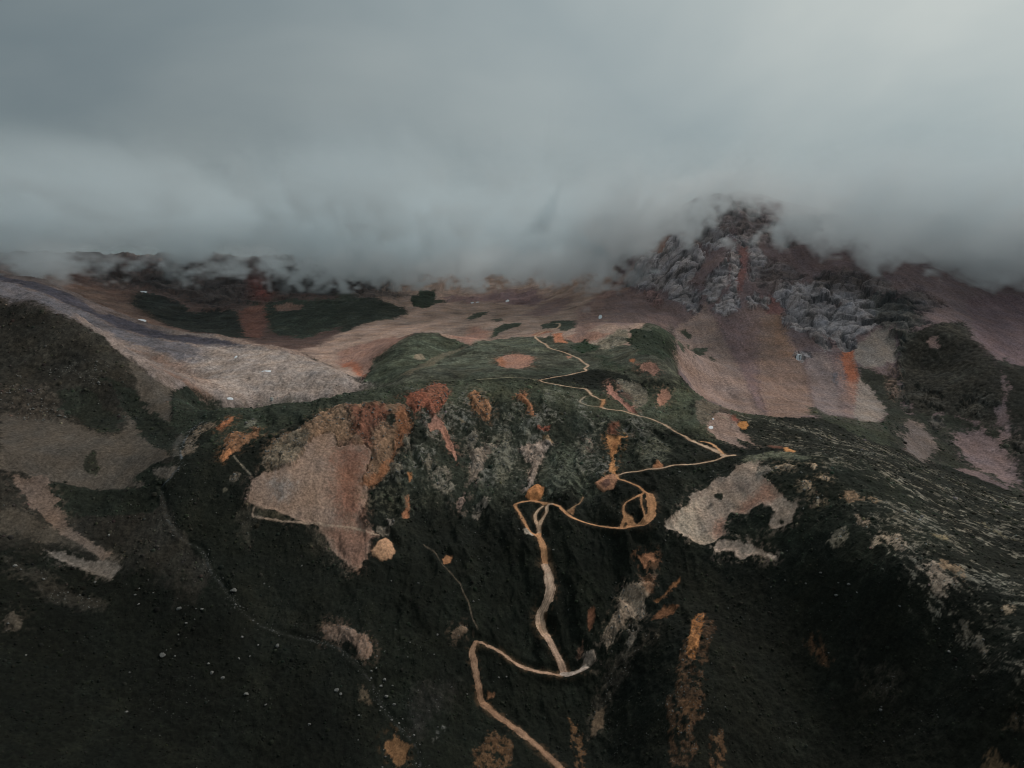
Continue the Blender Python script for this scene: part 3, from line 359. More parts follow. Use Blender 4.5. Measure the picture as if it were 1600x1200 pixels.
  ([(16.1,748.4),(21.6,766.4),(24.7,781.4),(33.1,793.2),(28.4,772.9),(23.9,755.7)],(0.3254, 0.2446, 0.1991),{'f': 1, 'r': 2.5, 'k': 's'}),
  ([(39.0,840.3),(44.5,836.5),(51.2,829.8),(49.4,821.8),(42.7,827.6),(40.2,834.9)],(0.3309, 0.2149, 0.1267),{'f': 1, 'r': 3, 'k': 'c'}),
  ([(119.4,838.0),(131.2,832.1),(145.5,837.6),(135.6,823.9),(130.6,817.3),(124.4,801.9),(122.1,776.8),(119.7,760.1),(115.6,758.3),(112.3,767.8),(117.5,791.3),(118.5,808.7),(120.4,818.6),(118.3,828.8)],(0.6, 0.2742, 0.1176),{'f': 1, 'r': 3, 'k': 's', 'p': 'bare_patch'}),
  ([(122.5,851.8),(137.0,862.0),(131.7,836.0),(122.3,838.6)],(0.2418, 0.0897, 0.0543),{'f': 2.5, 'r': 4, 'k': 's', 'a': 0.85}),
  ([(127.9,827.6),(131.3,822.7),(125.7,811.4),(120.9,806.7),(123.6,816.8)],(0.3686, 0.144, 0.0634),{'f': 1.5, 'r': 3, 'k': 's', 'a': 0.7}),
  ([(92.0,831.5),(99.3,834.9),(99.5,820.5),(92.7,810.6),(89.6,814.8)],(0.3348, 0.2154, 0.167),{'f': 1.2, 'r': 4, 'k': 'c', 'p': 'rock_outcrop'}),
  ([(93.8,747.8),(100.5,751.0),(111.8,758.9),(119.5,758.4),(119.0,744.4),(114.9,734.5),(102.6,736.3),(95.9,743.2)],(0.4942, 0.2398, 0.142),{'f': 0.7, 'r': 1.2, 'k': 'e', 'thing': 'spoil_heap', 'h': 2.0, 'label': 'brown spoil heap with dark centre beside the road under the orange streak'}),
  ([(100.3,743.8),(103.8,747.0),(111.0,748.4),(110.6,740.2),(105.3,738.1),(101.3,740.8)],(0.1897, 0.0982, 0.075),{'f': 2, 'r': 2, 'k': 'e'}),
  ([(166.3,767.9),(171.3,773.4),(176.9,774.4),(173.0,762.2),(165.2,762.1)],(0.4577, 0.202, 0.1017),{'f': 1.5, 'r': 3, 'k': 'e'}),
  ([(121.3,702.1),(128.0,698.2),(134.0,690.8),(126.5,688.3),(120.5,687.9),(115.7,687.7),(118.9,693.6)],(0.5251, 0.2706, 0.1389),{'f': 1, 'r': 2, 'k': 'e'}),
  ([(121.3,693.4),(123.4,691.5),(121.0,687.3),(118.8,688.5)],(0.0442, 0.0387, 0.0255),{'f': 0.8, 'r': 1, 'k': 'v'}),
  ([(11.5,693.3),(17.5,696.5),(23.4,691.4),(25.7,688.6),(20.9,686.4),(13.8,688.6)],(0.6, 0.4928, 0.4061),{'f': 1, 'r': 2, 'k': 'e'}),
  ([(59.3,711.1),(65.7,714.8),(69.5,715.9),(66.4,707.8),(61.5,708.5)],(0.3241, 0.1637, 0.0841),{'f': 1, 'r': 2, 'k': 'e'}),
  ([(9.4,851.7),(20.9,851.4),(26.4,844.0),(23.4,836.2),(12.1,838.2)],(0.1684, 0.1604, 0.1251),{'f': 2, 'r': 5, 'k': 'r', 'sp': 0.55}),
  ([(83.7,817.9),(101.3,840.1),(113.4,859.1),(122.6,863.5),(108.7,842.9),(95.1,820.8),(88.2,807.0)],(0.1768, 0.1603, 0.1188),{'f': 3, 'r': 8, 'k': 'r', 'sp': 0.55}),
  ([(155.0,799.7),(181.0,834.8),(189.2,807.1),(177.7,778.7),(154.0,779.0)],(0.1359, 0.1295, 0.0933),{'f': 4, 'r': 8, 'k': 'r', 'sp': 0.55, 'a': 0.9}),
  ([(41.1,791.4),(59.8,791.1),(71.5,769.4),(65.8,732.2),(46.2,739.2),(39.6,759.7)],(0.1077, 0.109, 0.0817),{'f': 5, 'r': 8, 'k': 'r', 'sp': 0.55, 'a': 0.9}),
  ([(-16.1,836.8),(-0.6,833.1),(0.8,809.6),(-1.9,764.3),(-14.7,754.1),(-22.9,772.2),(-18.4,811.4)],(0.1858, 0.1686, 0.1256),{'f': 5, 'r': 8, 'k': 'r', 'sp': 0.55, 'a': 0.9}),
  ([(159.9,685.8),(164.9,690.5),(177.2,698.1),(190.3,708.2),(194.3,715.0),(192.4,719.6),(198.6,722.6),(209.3,726.1),(218.9,729.8),(225.3,735.5),(233.5,738.4),(239.2,732.5),(244.9,739.6),(252.9,745.6),(265.4,746.1),(277.3,751.7),(274.9,733.7),(269.1,720.2),(271.9,707.1),(276.1,692.2),(278.7,677.0),(279.7,664.5),(285.6,653.8),(280.0,647.1),(276.2,639.5),(269.9,642.2),(259.9,647.3),(256.3,656.1),(259.9,657.0),(265.4,660.8),(264.2,670.5),(260.3,678.7),(251.0,678.0),(242.8,676.5),(236.7,682.9),(231.4,688.2),(225.4,683.1),(221.1,675.8),(220.7,668.2),(214.2,667.1),(206.7,662.2),(194.2,664.3),(186.0,668.8),(175.8,675.0),(164.3,681.5)],(0.449, 0.3248, 0.2548),{'f': 0.9, 'r': 2.2, 'k': 's', 'p': 'bare_patch', 'v': 0.12}),
  ([(159.9,685.8),(177.2,698.1),(193.2,710.3),(205.4,715.5),(198.0,695.1),(198.4,677.1),(206.1,662.4),(194.2,664.3),(175.8,675.0)],(0.6, 0.4605, 0.351),{'f': 7, 'r': 4, 'k': 's', 'a': 0.8, 'clip': 1}),
  ([(236.7,682.9),(244.0,692.0),(255.5,692.2),(270.2,702.1),(276.1,692.2),(277.0,678.7),(262.1,677.4),(251.0,678.0),(242.8,676.5)],(0.3543, 0.181, 0.127),{'f': 6, 'r': 5, 'k': 's', 'a': 0.85, 'clip': 1}),
  ([(209.6,676.0),(219.1,685.7),(225.4,683.1),(221.1,675.8),(220.7,668.2),(212.1,667.9)],(0.5132, 0.2504, 0.1692),{'f': 5, 'r': 4, 'k': 's', 'a': 0.85, 'clip': 1}),
  ([(230.9,729.1),(244.4,725.4),(260.8,709.0),(254.5,703.7),(239.1,715.1)],(0.2871, 0.196, 0.1537),{'f': 5, 'r': 5, 'k': 's', 'a': 0.7, 'clip': 1}),
  ([(220.7,716.2),(225.3,717.4),(229.2,714.2),(228.0,709.0),(224.1,708.7),(221.4,711.9)],(0.0272, 0.0288, 0.02),{'f': 0.7, 'r': 1.5, 'k': 'v'}),
  ([(206.9,702.3),(216.5,706.9),(217.2,705.2),(208.8,700.4)],(0.1353, 0.109, 0.0825),{'f': 1, 'r': 2, 'k': 'v', 'a': 0.7}),
  ([(266.6,651.2),(268.6,651.0),(271.1,647.5),(270.0,645.6),(267.4,647.3)],(0.0272, 0.0288, 0.02),{'f': 0.7, 'r': 1.5, 'k': 'v'}),
  ([(204.9,657.7),(213.3,663.7),(229.5,654.1),(236.1,646.8),(245.2,637.9),(248.1,630.4),(254.7,621.9),(247.5,628.4),(237.7,634.3),(226.5,636.2),(221.3,640.7),(221.5,645.1),(214.1,650.5),(205.9,653.0)],(0.598, 0.4327, 0.3417),{'f': 0.9, 'r': 3, 'k': 's', 'p': 'bare_patch'}),
  ([(288.4,720.5),(297.3,718.9),(301.5,708.0),(297.9,704.7),(287.7,715.3)],(0.5583, 0.3902, 0.2653),{'f': 0.9, 'r': 3, 'k': 'c', 'p': 'bare_patch'}),
  ([(299.8,676.9),(304.0,679.2),(305.4,668.7),(300.9,663.0),(297.6,671.2)],(0.5583, 0.3902, 0.2653),{'f': 0.9, 'r': 3, 'k': 'c', 'p': 'bare_patch'}),
  ([(315.3,699.1),(322.3,701.8),(322.1,691.8),(315.4,687.9),(312.3,694.4)],(0.5583, 0.3902, 0.2653),{'f': 0.9, 'r': 3, 'k': 'c', 'p': 'bare_patch'}),
  ([(301.1,649.6),(304.2,646.5),(301.2,644.3)],(0.5583, 0.3902, 0.2653),{'f': 0.9, 'r': 3, 'k': 'c', 'p': 'bare_patch'}),
  ([(316.1,673.6),(322.4,667.1),(318.4,663.0),(315.1,668.4)],(0.5583, 0.3902, 0.2653),{'f': 0.9, 'r': 3, 'k': 'c', 'p': 'bare_patch'}),
  ([(269.4,724.7),(275.9,733.1),(281.8,722.4),(281.0,713.3),(273.8,712.8),(268.3,717.6)],(0.2896, 0.234, 0.1894),{'f': 1.5, 'r': 4, 'k': 'c'}),
  ([(262.5,752.2),(277.9,760.6),(292.5,765.8),(307.4,751.5),(317.2,732.6),(319.6,709.7),(311.1,717.8),(294.8,738.1),(280.2,745.4),(271.4,741.7)],(0.1856, 0.1769, 0.1192),{'f': 3, 'r': 5, 'k': 'r', 'a': 0.8}),
  ([(272.7,919.4),(386.7,895.1),(521.0,898.2),(622.2,794.8),(513.2,545.8),(422.2,417.4),(360.7,444.2),(353.6,503.6),(342.2,578.1),(327.1,672.9),(318.0,824.4)],(0.2782, 0.239, 0.1849),{'f': 16, 'r': 8, 'k': 'r', 'st': -0.934, 'cov': 0.3}),
  ([(325.1,625.7),(357.0,584.6),(362.3,518.5),(360.7,444.2),(364.2,392.0),(342.5,416.1),(339.1,477.3),(320.0,534.4)],(0.3017, 0.2548, 0.1984),{'f': 14, 'r': 8, 'k': 'r', 'st': -1.53, 'cov': 0.26}),
  ([(321.1,582.9),(331.7,584.3),(339.1,575.2),(339.9,557.9),(338.0,543.7),(332.4,554.9),(329.3,571.6),(319.4,567.2)],(0.4337, 0.3244, 0.2398),{'f': 2, 'r': 7, 'k': 'r', 'sp': 0.65, 'p': 'rock_outcrop'}),
  ([(336.9,534.4),(348.2,531.0),(354.9,516.6),(355.9,511.9),(346.9,511.8),(345.2,502.0),(340.6,516.6)],(0.4194, 0.3123, 0.2391),{'f': 2, 'r': 7, 'k': 'r', 'sp': 0.65, 'p': 'rock_outcrop'}),
  ([(345.7,499.8),(348.1,480.3),(344.9,456.6),(341.8,472.0),(342.7,491.1)],(0.1947, 0.1604, 0.1258),{'f': 2, 'r': 7, 'k': 'r', 'sp': 0.65, 'p': 'rock_outcrop'}),
  ([(296.1,609.6),(306.6,605.3),(306.9,591.5),(296.8,586.1),(293.7,598.5)],(0.2546, 0.2044, 0.149),{'f': 2, 'r': 7, 'k': 'r', 'sp': 0.65, 'p': 'rock_outcrop'}),
  ([(359.6,537.5),(367.5,525.3),(363.9,516.3),(356.9,529.7)],(0.3854, 0.2558, 0.1629),{'f': 2, 'r': 7, 'k': 'r', 'sp': 0.65, 'p': 'rock_outcrop'}),
  ([(372.3,487.5),(377.5,482.5),(374.0,470.0),(370.0,478.8)],(0.3353, 0.2445, 0.1675),{'f': 2, 'r': 7, 'k': 'r', 'sp': 0.65, 'p': 'rock_outcrop'}),
  ([(322.8,642.9),(336.1,642.6),(338.3,632.8),(328.2,635.0)],(0.3844, 0.2456, 0.1557),{'f': 2, 'r': 7, 'k': 'r', 'sp': 0.65, 'p': 'rock_outcrop'}),
  ([(345.7,634.4),(352.9,626.5),(346.1,621.9)],(0.3197, 0.2146, 0.1322),{'f': 2, 'r': 7, 'k': 'r', 'sp': 0.65, 'p': 'rock_outcrop'}),
  ([(369.8,571.9),(384.6,572.2),(374.1,558.6)],(0.2413, 0.1857, 0.1099),{'f': 2, 'r': 7, 'k': 'r', 'sp': 0.65, 'p': 'rock_outcrop'}),
  ([(441.3,619.7),(448.7,598.2),(455.4,575.1),(442.1,582.8)],(0.222, 0.177, 0.1146),{'f': 2, 'r': 7, 'k': 'r', 'sp': 0.65, 'p': 'rock_outcrop'}),
  ([(323.8,611.3),(329.7,601.5),(324.8,595.3),(321.2,601.0)],(0.4464, 0.3127, 0.2221),{'f': 2, 'r': 7, 'k': 'r', 'sp': 0.65, 'p': 'rock_outcrop'}),
  ([(310.8,404.0),(318.5,403.1),(320.2,390.1),(317.9,380.3),(302.2,393.9)],(0.1542, 0.0911, 0.0497),{'f': 2, 'r': 7, 'k': 'r', 'sp': 0.65, 'p': 'rock_outcrop'}),
  ([(327.7,409.5),(333.8,410.7),(333.5,401.1)],(0.0817, 0.0592, 0.0388),{'f': 2, 'r': 7, 'k': 'r', 'sp': 0.65, 'p': 'rock_outcrop'}),
  ([(142.4,535.8),(160.5,570.2),(175.1,586.0),(182.9,576.1),(180.8,561.3),(162.0,528.5),(154.5,499.8),(141.8,485.4),(143.4,469.4),(130.9,454.0),(124.7,456.7),(118.5,459.3),(131.1,510.5)],(0.0913, 0.051, 0.0293),{'f': 3, 'r': 9, 'k': 'r', 'sp': 0.55, 'p': 'rock_outcrop'}),
  ([(155.5,558.5),(171.3,587.8),(178.7,591.2),(166.1,556.2),(156.0,534.1),(153.2,540.4)],(0.4992, 0.2123, 0.0838),{'f': 1.5, 'r': 4, 'k': 'c'}),
  ([(153.6,474.9),(163.6,478.5),(159.0,455.5),(151.6,442.1),(145.6,451.5)],(0.1229, 0.0648, 0.034),{'f': 2, 'r': 6, 'k': 'r', 'sp': 0.55, 'p': 'rock_outcrop'}),
  ([(139.1,504.8),(150.9,500.2),(152.0,490.0),(141.8,485.4),(132.2,482.4)],(0.1371, 0.07, 0.0363),{'f': 3, 'r': 6, 'k': 'r', 'sp': 0.6}),
  ([(259.3,547.8),(264.1,545.3),(267.3,524.5),(263.3,523.6)],(0.1365, 0.0654, 0.0335),{'f': 3, 'r': 6, 'k': 'r', 'sp': 0.5, 'a': 0.8}),
  ([(281.4,511.4),(288.5,515.8),(278.1,484.2),(275.7,494.0)],(0.0403, 0.032, 0.0228),{'f': 4, 'r': 8, 'k': 'r', 'sp': 0.5, 'a': 0.8}),
  ([(291.6,502.8),(296.2,494.5),(297.5,482.9),(289.2,472.2),(285.5,478.4)],(0.057, 0.0463, 0.0344),{'f': 4, 'r': 8, 'k': 'r', 'sp': 0.5, 'a': 0.8}),
  ([(112.2,637.5),(123.7,637.9),(142.2,638.7),(141.1,630.4),(130.0,621.2),(125.0,604.9),(122.4,615.1),(110.2,608.6),(99.6,595.9),(87.9,588.7),(83.2,595.1),(94.7,608.5),(103.6,624.8)],(0.2986, 0.2145, 0.1545),{'f': 1.5, 'r': 5, 'k': 'c', 'p': 'rock_outcrop'}),
  ([(108.6,598.2),(120.8,593.4),(112.1,579.5),(105.1,575.1)],(0.1948, 0.1605, 0.1292),{'f': 1.5, 'r': 5, 'k': 'c', 'p': 'rock_outcrop'}),
  ([(68.7,590.8),(78.3,589.3),(78.4,580.8),(71.9,579.1),(63.5,580.7)],(0.2549, 0.1954, 0.1562),{'f': 1.5, 'r': 5, 'k': 'c', 'p': 'rock_outcrop'}),
  ([(80.7,563.3),(97.0,577.1),(119.0,583.1),(142.2,593.4),(127.5,572.2),(105.7,564.9),(92.1,555.2),(82.3,541.9),(70.4,525.3),(61.8,518.8),(67.6,536.8)],(0.0617, 0.0504, 0.0378),{'f': 4, 'r': 10, 'k': 'r', 'sp': 0.7, 'a': 0.9}),
  ([(129.9,662.6),(144.4,663.6),(146.3,658.4),(138.9,659.3),(134.2,652.0),(131.7,658.4)],(0.4585, 0.2021, 0.1064),{'f': 1, 'r': 3, 'k': 's', 'p': 'bare_patch'}),
  ([(136.0,617.2),(148.5,624.3),(167.0,636.6),(164.2,629.1),(145.0,617.5)],(0.2735, 0.1197, 0.0541),{'f': 1.5, 'r': 4, 'k': 's'}),
  ([(132.4,597.9),(146.1,612.3),(157.1,602.5),(140.3,594.2)],(0.2122, 0.0935, 0.0468),{'f': 2, 'r': 5, 'k': 's'}),
  ([(129.1,642.6),(143.4,638.8),(139.7,625.1),(130.9,626.6)],(0.2134, 0.0992, 0.0532),{'f': 2, 'r': 4, 'k': 'c', 'a': 0.7}),
  ([(74.5,617.8),(80.6,622.2),(79.8,610.4),(74.6,607.3)],(0.1857, 0.0819, 0.0479),{'f': 1.5, 'r': 4, 'k': 's'}),
  ([(59.8,588.8),(67.3,599.3),(69.0,594.1),(62.7,584.5)],(0.1802, 0.0979, 0.066),{'f': 1.5, 'r': 4, 'k': 'c'}),
  ([(49.7,540.5),(57.6,537.0),(62.8,518.8),(59.0,490.8),(50.5,490.5),(52.2,521.6)],(0.1526, 0.0804, 0.0402),{'f': 2.5, 'r': 6, 'k': 'r', 'sp': 0.62, 'p': 'rock_outcrop'}),
  ([(64.1,522.2),(74.6,544.5),(83.0,547.8),(79.5,535.0),(68.0,521.9)],(0.141, 0.0966, 0.0641),{'f': 1.5, 'r': 4, 'k': 's'}),
  ([(-35.3,476.0),(-27.4,498.7),(-18.5,516.5),(-8.7,515.1),(-1.0,510.6),(0.0,498.8),(-10.1,480.7)],(0.1096, 0.0599, 0.0319),{'f': 3, 'r': 10, 'k': 'r', 'sp': 0.75, 'p': 'rock_outcrop'}),
  ([(-57.0,585.8),(-53.1,591.4),(-43.7,596.6),(-39.8,593.1),(-46.3,586.4),(-54.6,582.4)],(0.1827, 0.123, 0.0847),{'f': 0.9, 'r': 2, 'k': 'c', 'p': 'rock_outcrop'}),
  ([(-97.7,488.6),(-94.2,492.1),(-87.6,488.4),(-80.7,482.9),(-81.7,475.9),(-84.2,466.5),(-87.7,463.9),(-93.0,472.0),(-98.8,477.5),(-100.5,481.3)],(0.1772, 0.0919, 0.0448),{'f': 1.2, 'r': 4, 'k': 's', 'p': 'bare_patch'}),
  ([(-170.3,572.6),(-169.1,577.1),(-161.3,578.3),(-148.9,575.2),(-138.7,570.9),(-130.0,566.9),(-123.9,559.1),(-123.5,551.0),(-127.0,546.2),(-132.7,547.0),(-138.0,551.2),(-143.4,555.4),(-150.8,558.2),(-159.4,560.7),(-167.5,561.3)],(0.221, 0.1453, 0.1081),{'f': 1.2, 'r': 4, 'k': 'c', 'p': 'rock_outcrop'}),
  ([(-129.1,523.6),(-124.3,526.2),(-118.5,518.6),(-116.2,511.6),(-124.9,513.5)],(0.0997, 0.0738, 0.05),{'f': 2, 'r': 5, 'k': 'r', 'sp': 0.7}),
  ([(-82.1,508.2),(-78.1,526.3),(-66.5,539.7),(-56.2,547.0),(-49.2,543.9),(-64.4,519.1),(-73.9,492.8),(-80.7,497.3)],(0.032, 0.0289, 0.025),{'f': 8, 'r': 14, 'k': 'r', 'a': 0.7}),
  ([(-63.0,505.4),(-57.3,511.2),(-52.3,513.7),(-58.5,501.4),(-63.8,493.1)],(0.1145, 0.109, 0.0928),{'f': 2, 'r': 6, 'k': 'r', 'sp': 0.55}),
  ([(-22.7,550.9),(-14.8,551.8),(-15.8,548.4),(-22.5,546.1)],(0.2141, 0.105, 0.0568),{'f': 1.5, 'r': 3, 'k': 's'}),
  ([(160,1709),(273,1951),(381,1955),(440,1933),(501,1894),(486,1829),(408,1827),(325,1866),(266,1705),(174.7,1327.4),(115.1,1223.4)],(0.2985, 0.1875, 0.1577),{'f': 5, 'r': 6, 'k': 's', 'dn': 1020}),
  ([(261,1863),(320,1837),(379,1638),(402,1561),(343,1472),(211.0,1243.7),(177.5,1317.2)],(0.2438, 0.1612, 0.1482),{'f': 5, 'r': 5, 'k': 's', 'a': 0.85, 'dn': 1020}),
  ([(446,1581),(447,1548),(448,1450),(442.6,1339.5),(420.6,1195.7),(400.5,1092.4),(393.9,1017.3),(367.6,1055.8),(344.8,1094.5),(293.5,1092.4),(292.2,1195.8),(343.8,1453.9),(370,1506),(429,1555)],(0.3502, 0.24, 0.2042),{'f': 5, 'r': 3, 'k': 's', 'p': 'scree_fan', 'dn': 1020}),
  ([(292.2,1195.8),(322.8,1207.8),(342.1,1190.8),(349.6,1135.4),(315.1,1091.3),(293.5,1092.4)],(0.3619, 0.2353, 0.1919),{'f': 6, 'r': 4, 'k': 's', 'a': 0.7, 'dn': 1020}),
  ([(452,1568),(461,1478),(498,1493),(542,1526),(504.6,1385.0),(455.2,1228.2),(405.8,1049.7),(400.5,1092.4),(420.6,1195.7),(442.6,1339.5),(448,1450)],(0.2548, 0.1653, 0.1597),{'f': 7, 'r': 3, 'k': 's', 'p': 'scree_fan', 'dn': 1020}),
  ([(513,1528),(561,1542),(556,1469),(495.3,1344.9),(449.5,1223.4),(458.7,1285.9),(495,1424)],(0.2878, 0.1871, 0.1648),{'f': 8, 'r': 4, 'k': 's', 'a': 0.8, 'dn': 1020}),
  ([(556,1526),(590,1513),(573,1441),(560.6,1360.6),(551.6,1272.8),(527.8,1185.1),(446.2,974.4),(396.5,944.6),(393.9,1017.3),(432.1,1173.5),(504.6,1385.0)],(0.2982, 0.1918, 0.1541),{'f': 8, 'r': 4, 'k': 's', 'p': 'scree_fan', 'dn': 1020}),
  ([(570,1498),(590,1502),(563,1402),(550.0,1321.8),(531.3,1327.6),(544,1410)],(0.3143, 0.1635, 0.0973),{'f': 6, 'r': 4, 'k': 's', 'a': 0.55, 'dn': 1020}),
  ([(557.8,1288.5),(578.7,1320.1),(606.4,1316.9),(602.3,1259.6),(564.3,1148.4),(502.1,1003.2),(443.7,961.6),(521.7,1165.9)],(0.2505, 0.1863, 0.1756),{'f': 6, 'r': 4, 'k': 's', 'p': 'scree_fan', 'dn': 1020}),
  ([(587.8,1239.8),(605.0,1252.1),(589.1,1202.7),(578.6,1200.7)],(0.1438, 0.1367, 0.1551),{'f': 1.5, 'r': 3, 'k': 's', 'dn': 1020}),
  ([(609.4,1275.9),(627.4,1289.3),(604.0,1218.5),(604.6,1186.4),(538.7,1043.2),(502.1,1003.2),(572.3,1169.8)],(0.277, 0.1869, 0.1683),{'f': 7, 'r': 3, 'k': 's', 'dn': 1020}),
  ([(635.4,1307.6),(659.9,1311.8),(644.3,1266.9),(625.9,1214.1),(603.1,1183.2),(604.0,1218.5),(616.0,1259.0)],(0.3827, 0.1315, 0.074),{'f': 3, 'r': 2.5, 'k': 's', 'p': 'scree_fan', 'dn': 1020}),
  ([(604.0,1218.5),(625.2,1214.2),(595.6,1151.8),(565.8,1105.5),(585.6,1170.1)],(0.3824, 0.199, 0.1477),{'f': 3, 'r': 3, 'k': 's', 'a': 0.8, 'dn': 1020}),
  ([(666.9,1322.6),(731,1362),(748,1355),(742,1308),(716.9,1255.8),(696.7,1257.0),(676.8,1248.6),(648.5,1247.3),(644.8,1274.1)],(0.2562, 0.2093, 0.1842),{'f': 3, 'r': 4, 'k': 's', 'p': 'scree_fan', 'dn': 1020}),
  ([(625.2,1214.2),(645.6,1232.8),(643.9,1188.6),(634.0,1125.2),(627.0,1098.6),(568.7,1035.2),(524.2,994.3),(528.2,1035.9)],(0.302, 0.2392, 0.2071),{'f': 4, 'r': 4, 'k': 's', 'p': 'scree_fan', 'dn': 1020}),
  ([(544,1720),(585,1769),(596,1743),(566,1669),(535,1602),(515,1582),(531,1654)],(0.2398, 0.1182, 0.1084),{'f': 2, 'r': 4, 'k': 's', 'dn': 1020}),
  ([(573,1579),(644,1585),(635,1546),(590,1513),(563,1518)],(0.2506, 0.1251, 0.1148),{'f': 3, 'r': 4, 'k': 's', 'dn': 1020}),
  ([(302,1903),(336,1938),(376,1929),(408,1885),(437,1918),(474,1876),(486,1829),(491,1760),(468,1732),(442,1708),(445,1619),(433,1570),(412,1543),(406,1580),(397,1624),(382,1652),(380,1742),(361,1780),(337,1803),(319,1863)],(0.3541, 0.3055, 0.3064),{'f': 1.2, 'r': 5, 'k': 'K', 'p': 'crag', 'v': 0.35, 'dn': 1020}),
  ([(449,1615),(472,1686),(498,1705),(530,1728),(540,1705),(512,1641),(489,1597),(464,1576),(451,1572)],(0.3541, 0.3055, 0.3064),{'f': 1.2, 'r': 5, 'k': 'K', 'p': 'crag', 'v': 0.35, 'dn': 1020}),
  ([(540,1742),(569,1771),(559,1698),(526,1620),(518,1560),(499,1526),(464,1506),(456,1544),(475,1580),(512,1607)],(0.3541, 0.3055, 0.3064),{'f': 1.2, 'r': 5, 'k': 'K', 'p': 'crag', 'v': 0.35, 'dn': 1020}),
  ([(534,1571),(562,1589),(566,1563),(545,1530),(532,1542)],(0.3541, 0.3055, 0.3064),{'f': 1.2, 'r': 5, 'k': 'K', 'p': 'crag', 'v': 0.35, 'dn': 1020}),
  ([(485,1873),(540,1868),(568,1806),(539,1779),(504,1768),(495,1821)],(0.3541, 0.3055, 0.3064),{'f': 1.2, 'r': 5, 'k': 'K', 'p': 'crag', 'v': 0.35, 'dn': 1020}),
  ([(600,1766),(623,1787),(630,1676),(610,1647),(558,1627)],(0.3541, 0.3055, 0.3064),{'f': 1.2, 'r': 5, 'k': 'K', 'p': 'crag', 'v': 0.35, 'dn': 1020}),
  ([(578,1585),(592,1575),(570,1530),(560,1540)],(0.3541, 0.3055, 0.3064),{'f': 1.2, 'r': 5, 'k': 'K', 'p': 'crag', 'v': 0.35, 'dn': 1020}),
  ([(594,1499),(621,1521),(655,1512),(682,1520),(708,1505),(733,1498),(761,1499),(776,1455),(777,1412),(733,1366),(704,1357),(684,1351),(663.5,1315.3),(639.1,1306.8),(635.9,1337.1),(648,1375),(630,1373),(609.9,1345.3),(601.2,1365.8),(612,1403),(591,1419),(577,1451)],(0.3541, 0.3055, 0.3064),{'f': 1.2, 'r': 5, 'k': 'K', 'p': 'crag', 'v': 0.35, 'dn': 1020}),
  ([(603.6,1372.0),(634,1372),(620.7,1311.8),(606.5,1327.0)],(0.3541, 0.3055, 0.3064),{'f': 1.2, 'r': 5, 'k': 'K', 'p': 'crag', 'v': 0.35, 'dn': 1020}),
  ([(553.5,1331.0),(578.5,1340.5),(578.7,1320.1),(554.2,1289.6),(547.1,1314.1)],(0.3541, 0.3055, 0.3064),{'f': 1.2, 'r': 5, 'k': 'K', 'p': 'crag', 'v': 0.35, 'dn': 1020}),
  ([(594,1582),(686,1616),(737,1573),(774,1528),(753,1483),(708,1505),(655,1512),(609,1514)],(0.3541, 0.3055, 0.3064),{'f': 1.2, 'r': 5, 'k': 'K', 'p': 'crag', 'v': 0.35, 'dn': 1020}),
  ([(565,1797),(617,1822),(616,1764),(588,1761)],(0.3541, 0.3055, 0.3064),{'f': 1.2, 'r': 5, 'k': 'K', 'p': 'crag', 'v': 0.35, 'dn': 1020}),
  ([(588,1690),(635,1706),(678,1677),(692,1632),(646,1589),(597,1590),(574,1612)],(0.205, 0.1604, 0.1548),{'f': 4, 'r': 8, 'k': 'K', 'v': 0.35, 'a': 0.9, 'dn': 1020}),
  ([(709,1625),(780,1616),(823,1552),(832,1493),(784,1471),(741,1527),(698,1572)],(0.1956, 0.1604, 0.1547),{'f': 4, 'r': 8, 'k': 'K', 'v': 0.35, 'a': 0.9, 'dn': 1020}),
  ([(445,1983),(489,1943),(548,1903),(569,1852),(495,1870),(452,1904)],(0.1862, 0.1445, 0.1395),{'f': 4, 'r': 8, 'k': 'K', 'v': 0.35, 'a': 0.9, 'dn': 1020}),
  ([(822,1474),(888,1494),(913,1454),(850,1393),(801,1400)],(0.1439, 0.1156, 0.1115),{'f': 4, 'r': 8, 'k': 'K', 'v': 0.35, 'a': 0.9, 'dn': 1020}),
  ([(414,1975),(486,2062),(572,2084),(639,1973),(688,1867),(707,1759),(609,1757),(565,1836),(502,1901)],(0.2248, 0.1773, 0.1711),{'f': 5, 'r': 8, 'k': 'K', 'v': 0.35, 'a': 0.9, 'dn': 1020}),
  ([(342,1769),(362,1759),(363,1659),(347,1607),(332,1660)],(0.2996, 0.1874, 0.1729),{'f': 1.5, 'r': 4, 'k': 'K', 'p': 'crag', 'dn': 1020}),
  ([(361,1467),(379,1485),(383.7,1446.6),(371.8,1435.4)],(0.083, 0.0846, 0.0616),{'f': 1.2, 'r': 5, 'k': 'v', 'dn': 1020}),
  ([(371.3,1396.2),(405.2,1406.5),(394.9,1384.2),(335.4,1243.7)],(0.083, 0.0846, 0.0616),{'f': 1.2, 'r': 5, 'k': 'v', 'dn': 1020}),
  ([(394.0,1357.2),(398.8,1335.8),(377.5,1284.4)],(0.083, 0.0846, 0.0616),{'f': 1.2, 'r': 5, 'k': 'v', 'dn': 1020}),
  ([(301.0,1236.3),(364.7,1405.6),(311.3,1228.2)],(0.083, 0.0846, 0.0616),{'f': 1.2, 'r': 5, 'k': 'v', 'dn': 1020}),
  ([(767,1499),(805,1483),(836,1437),(808,1337),(749,1327),(756,1349),(735,1367),(739,1402)],(0.1013, 0.0964, 0.087),{'f': 4, 'r': 6, 'k': 'K', 'p': 'crag', 'a': 0.9, 'dn': 1020}),
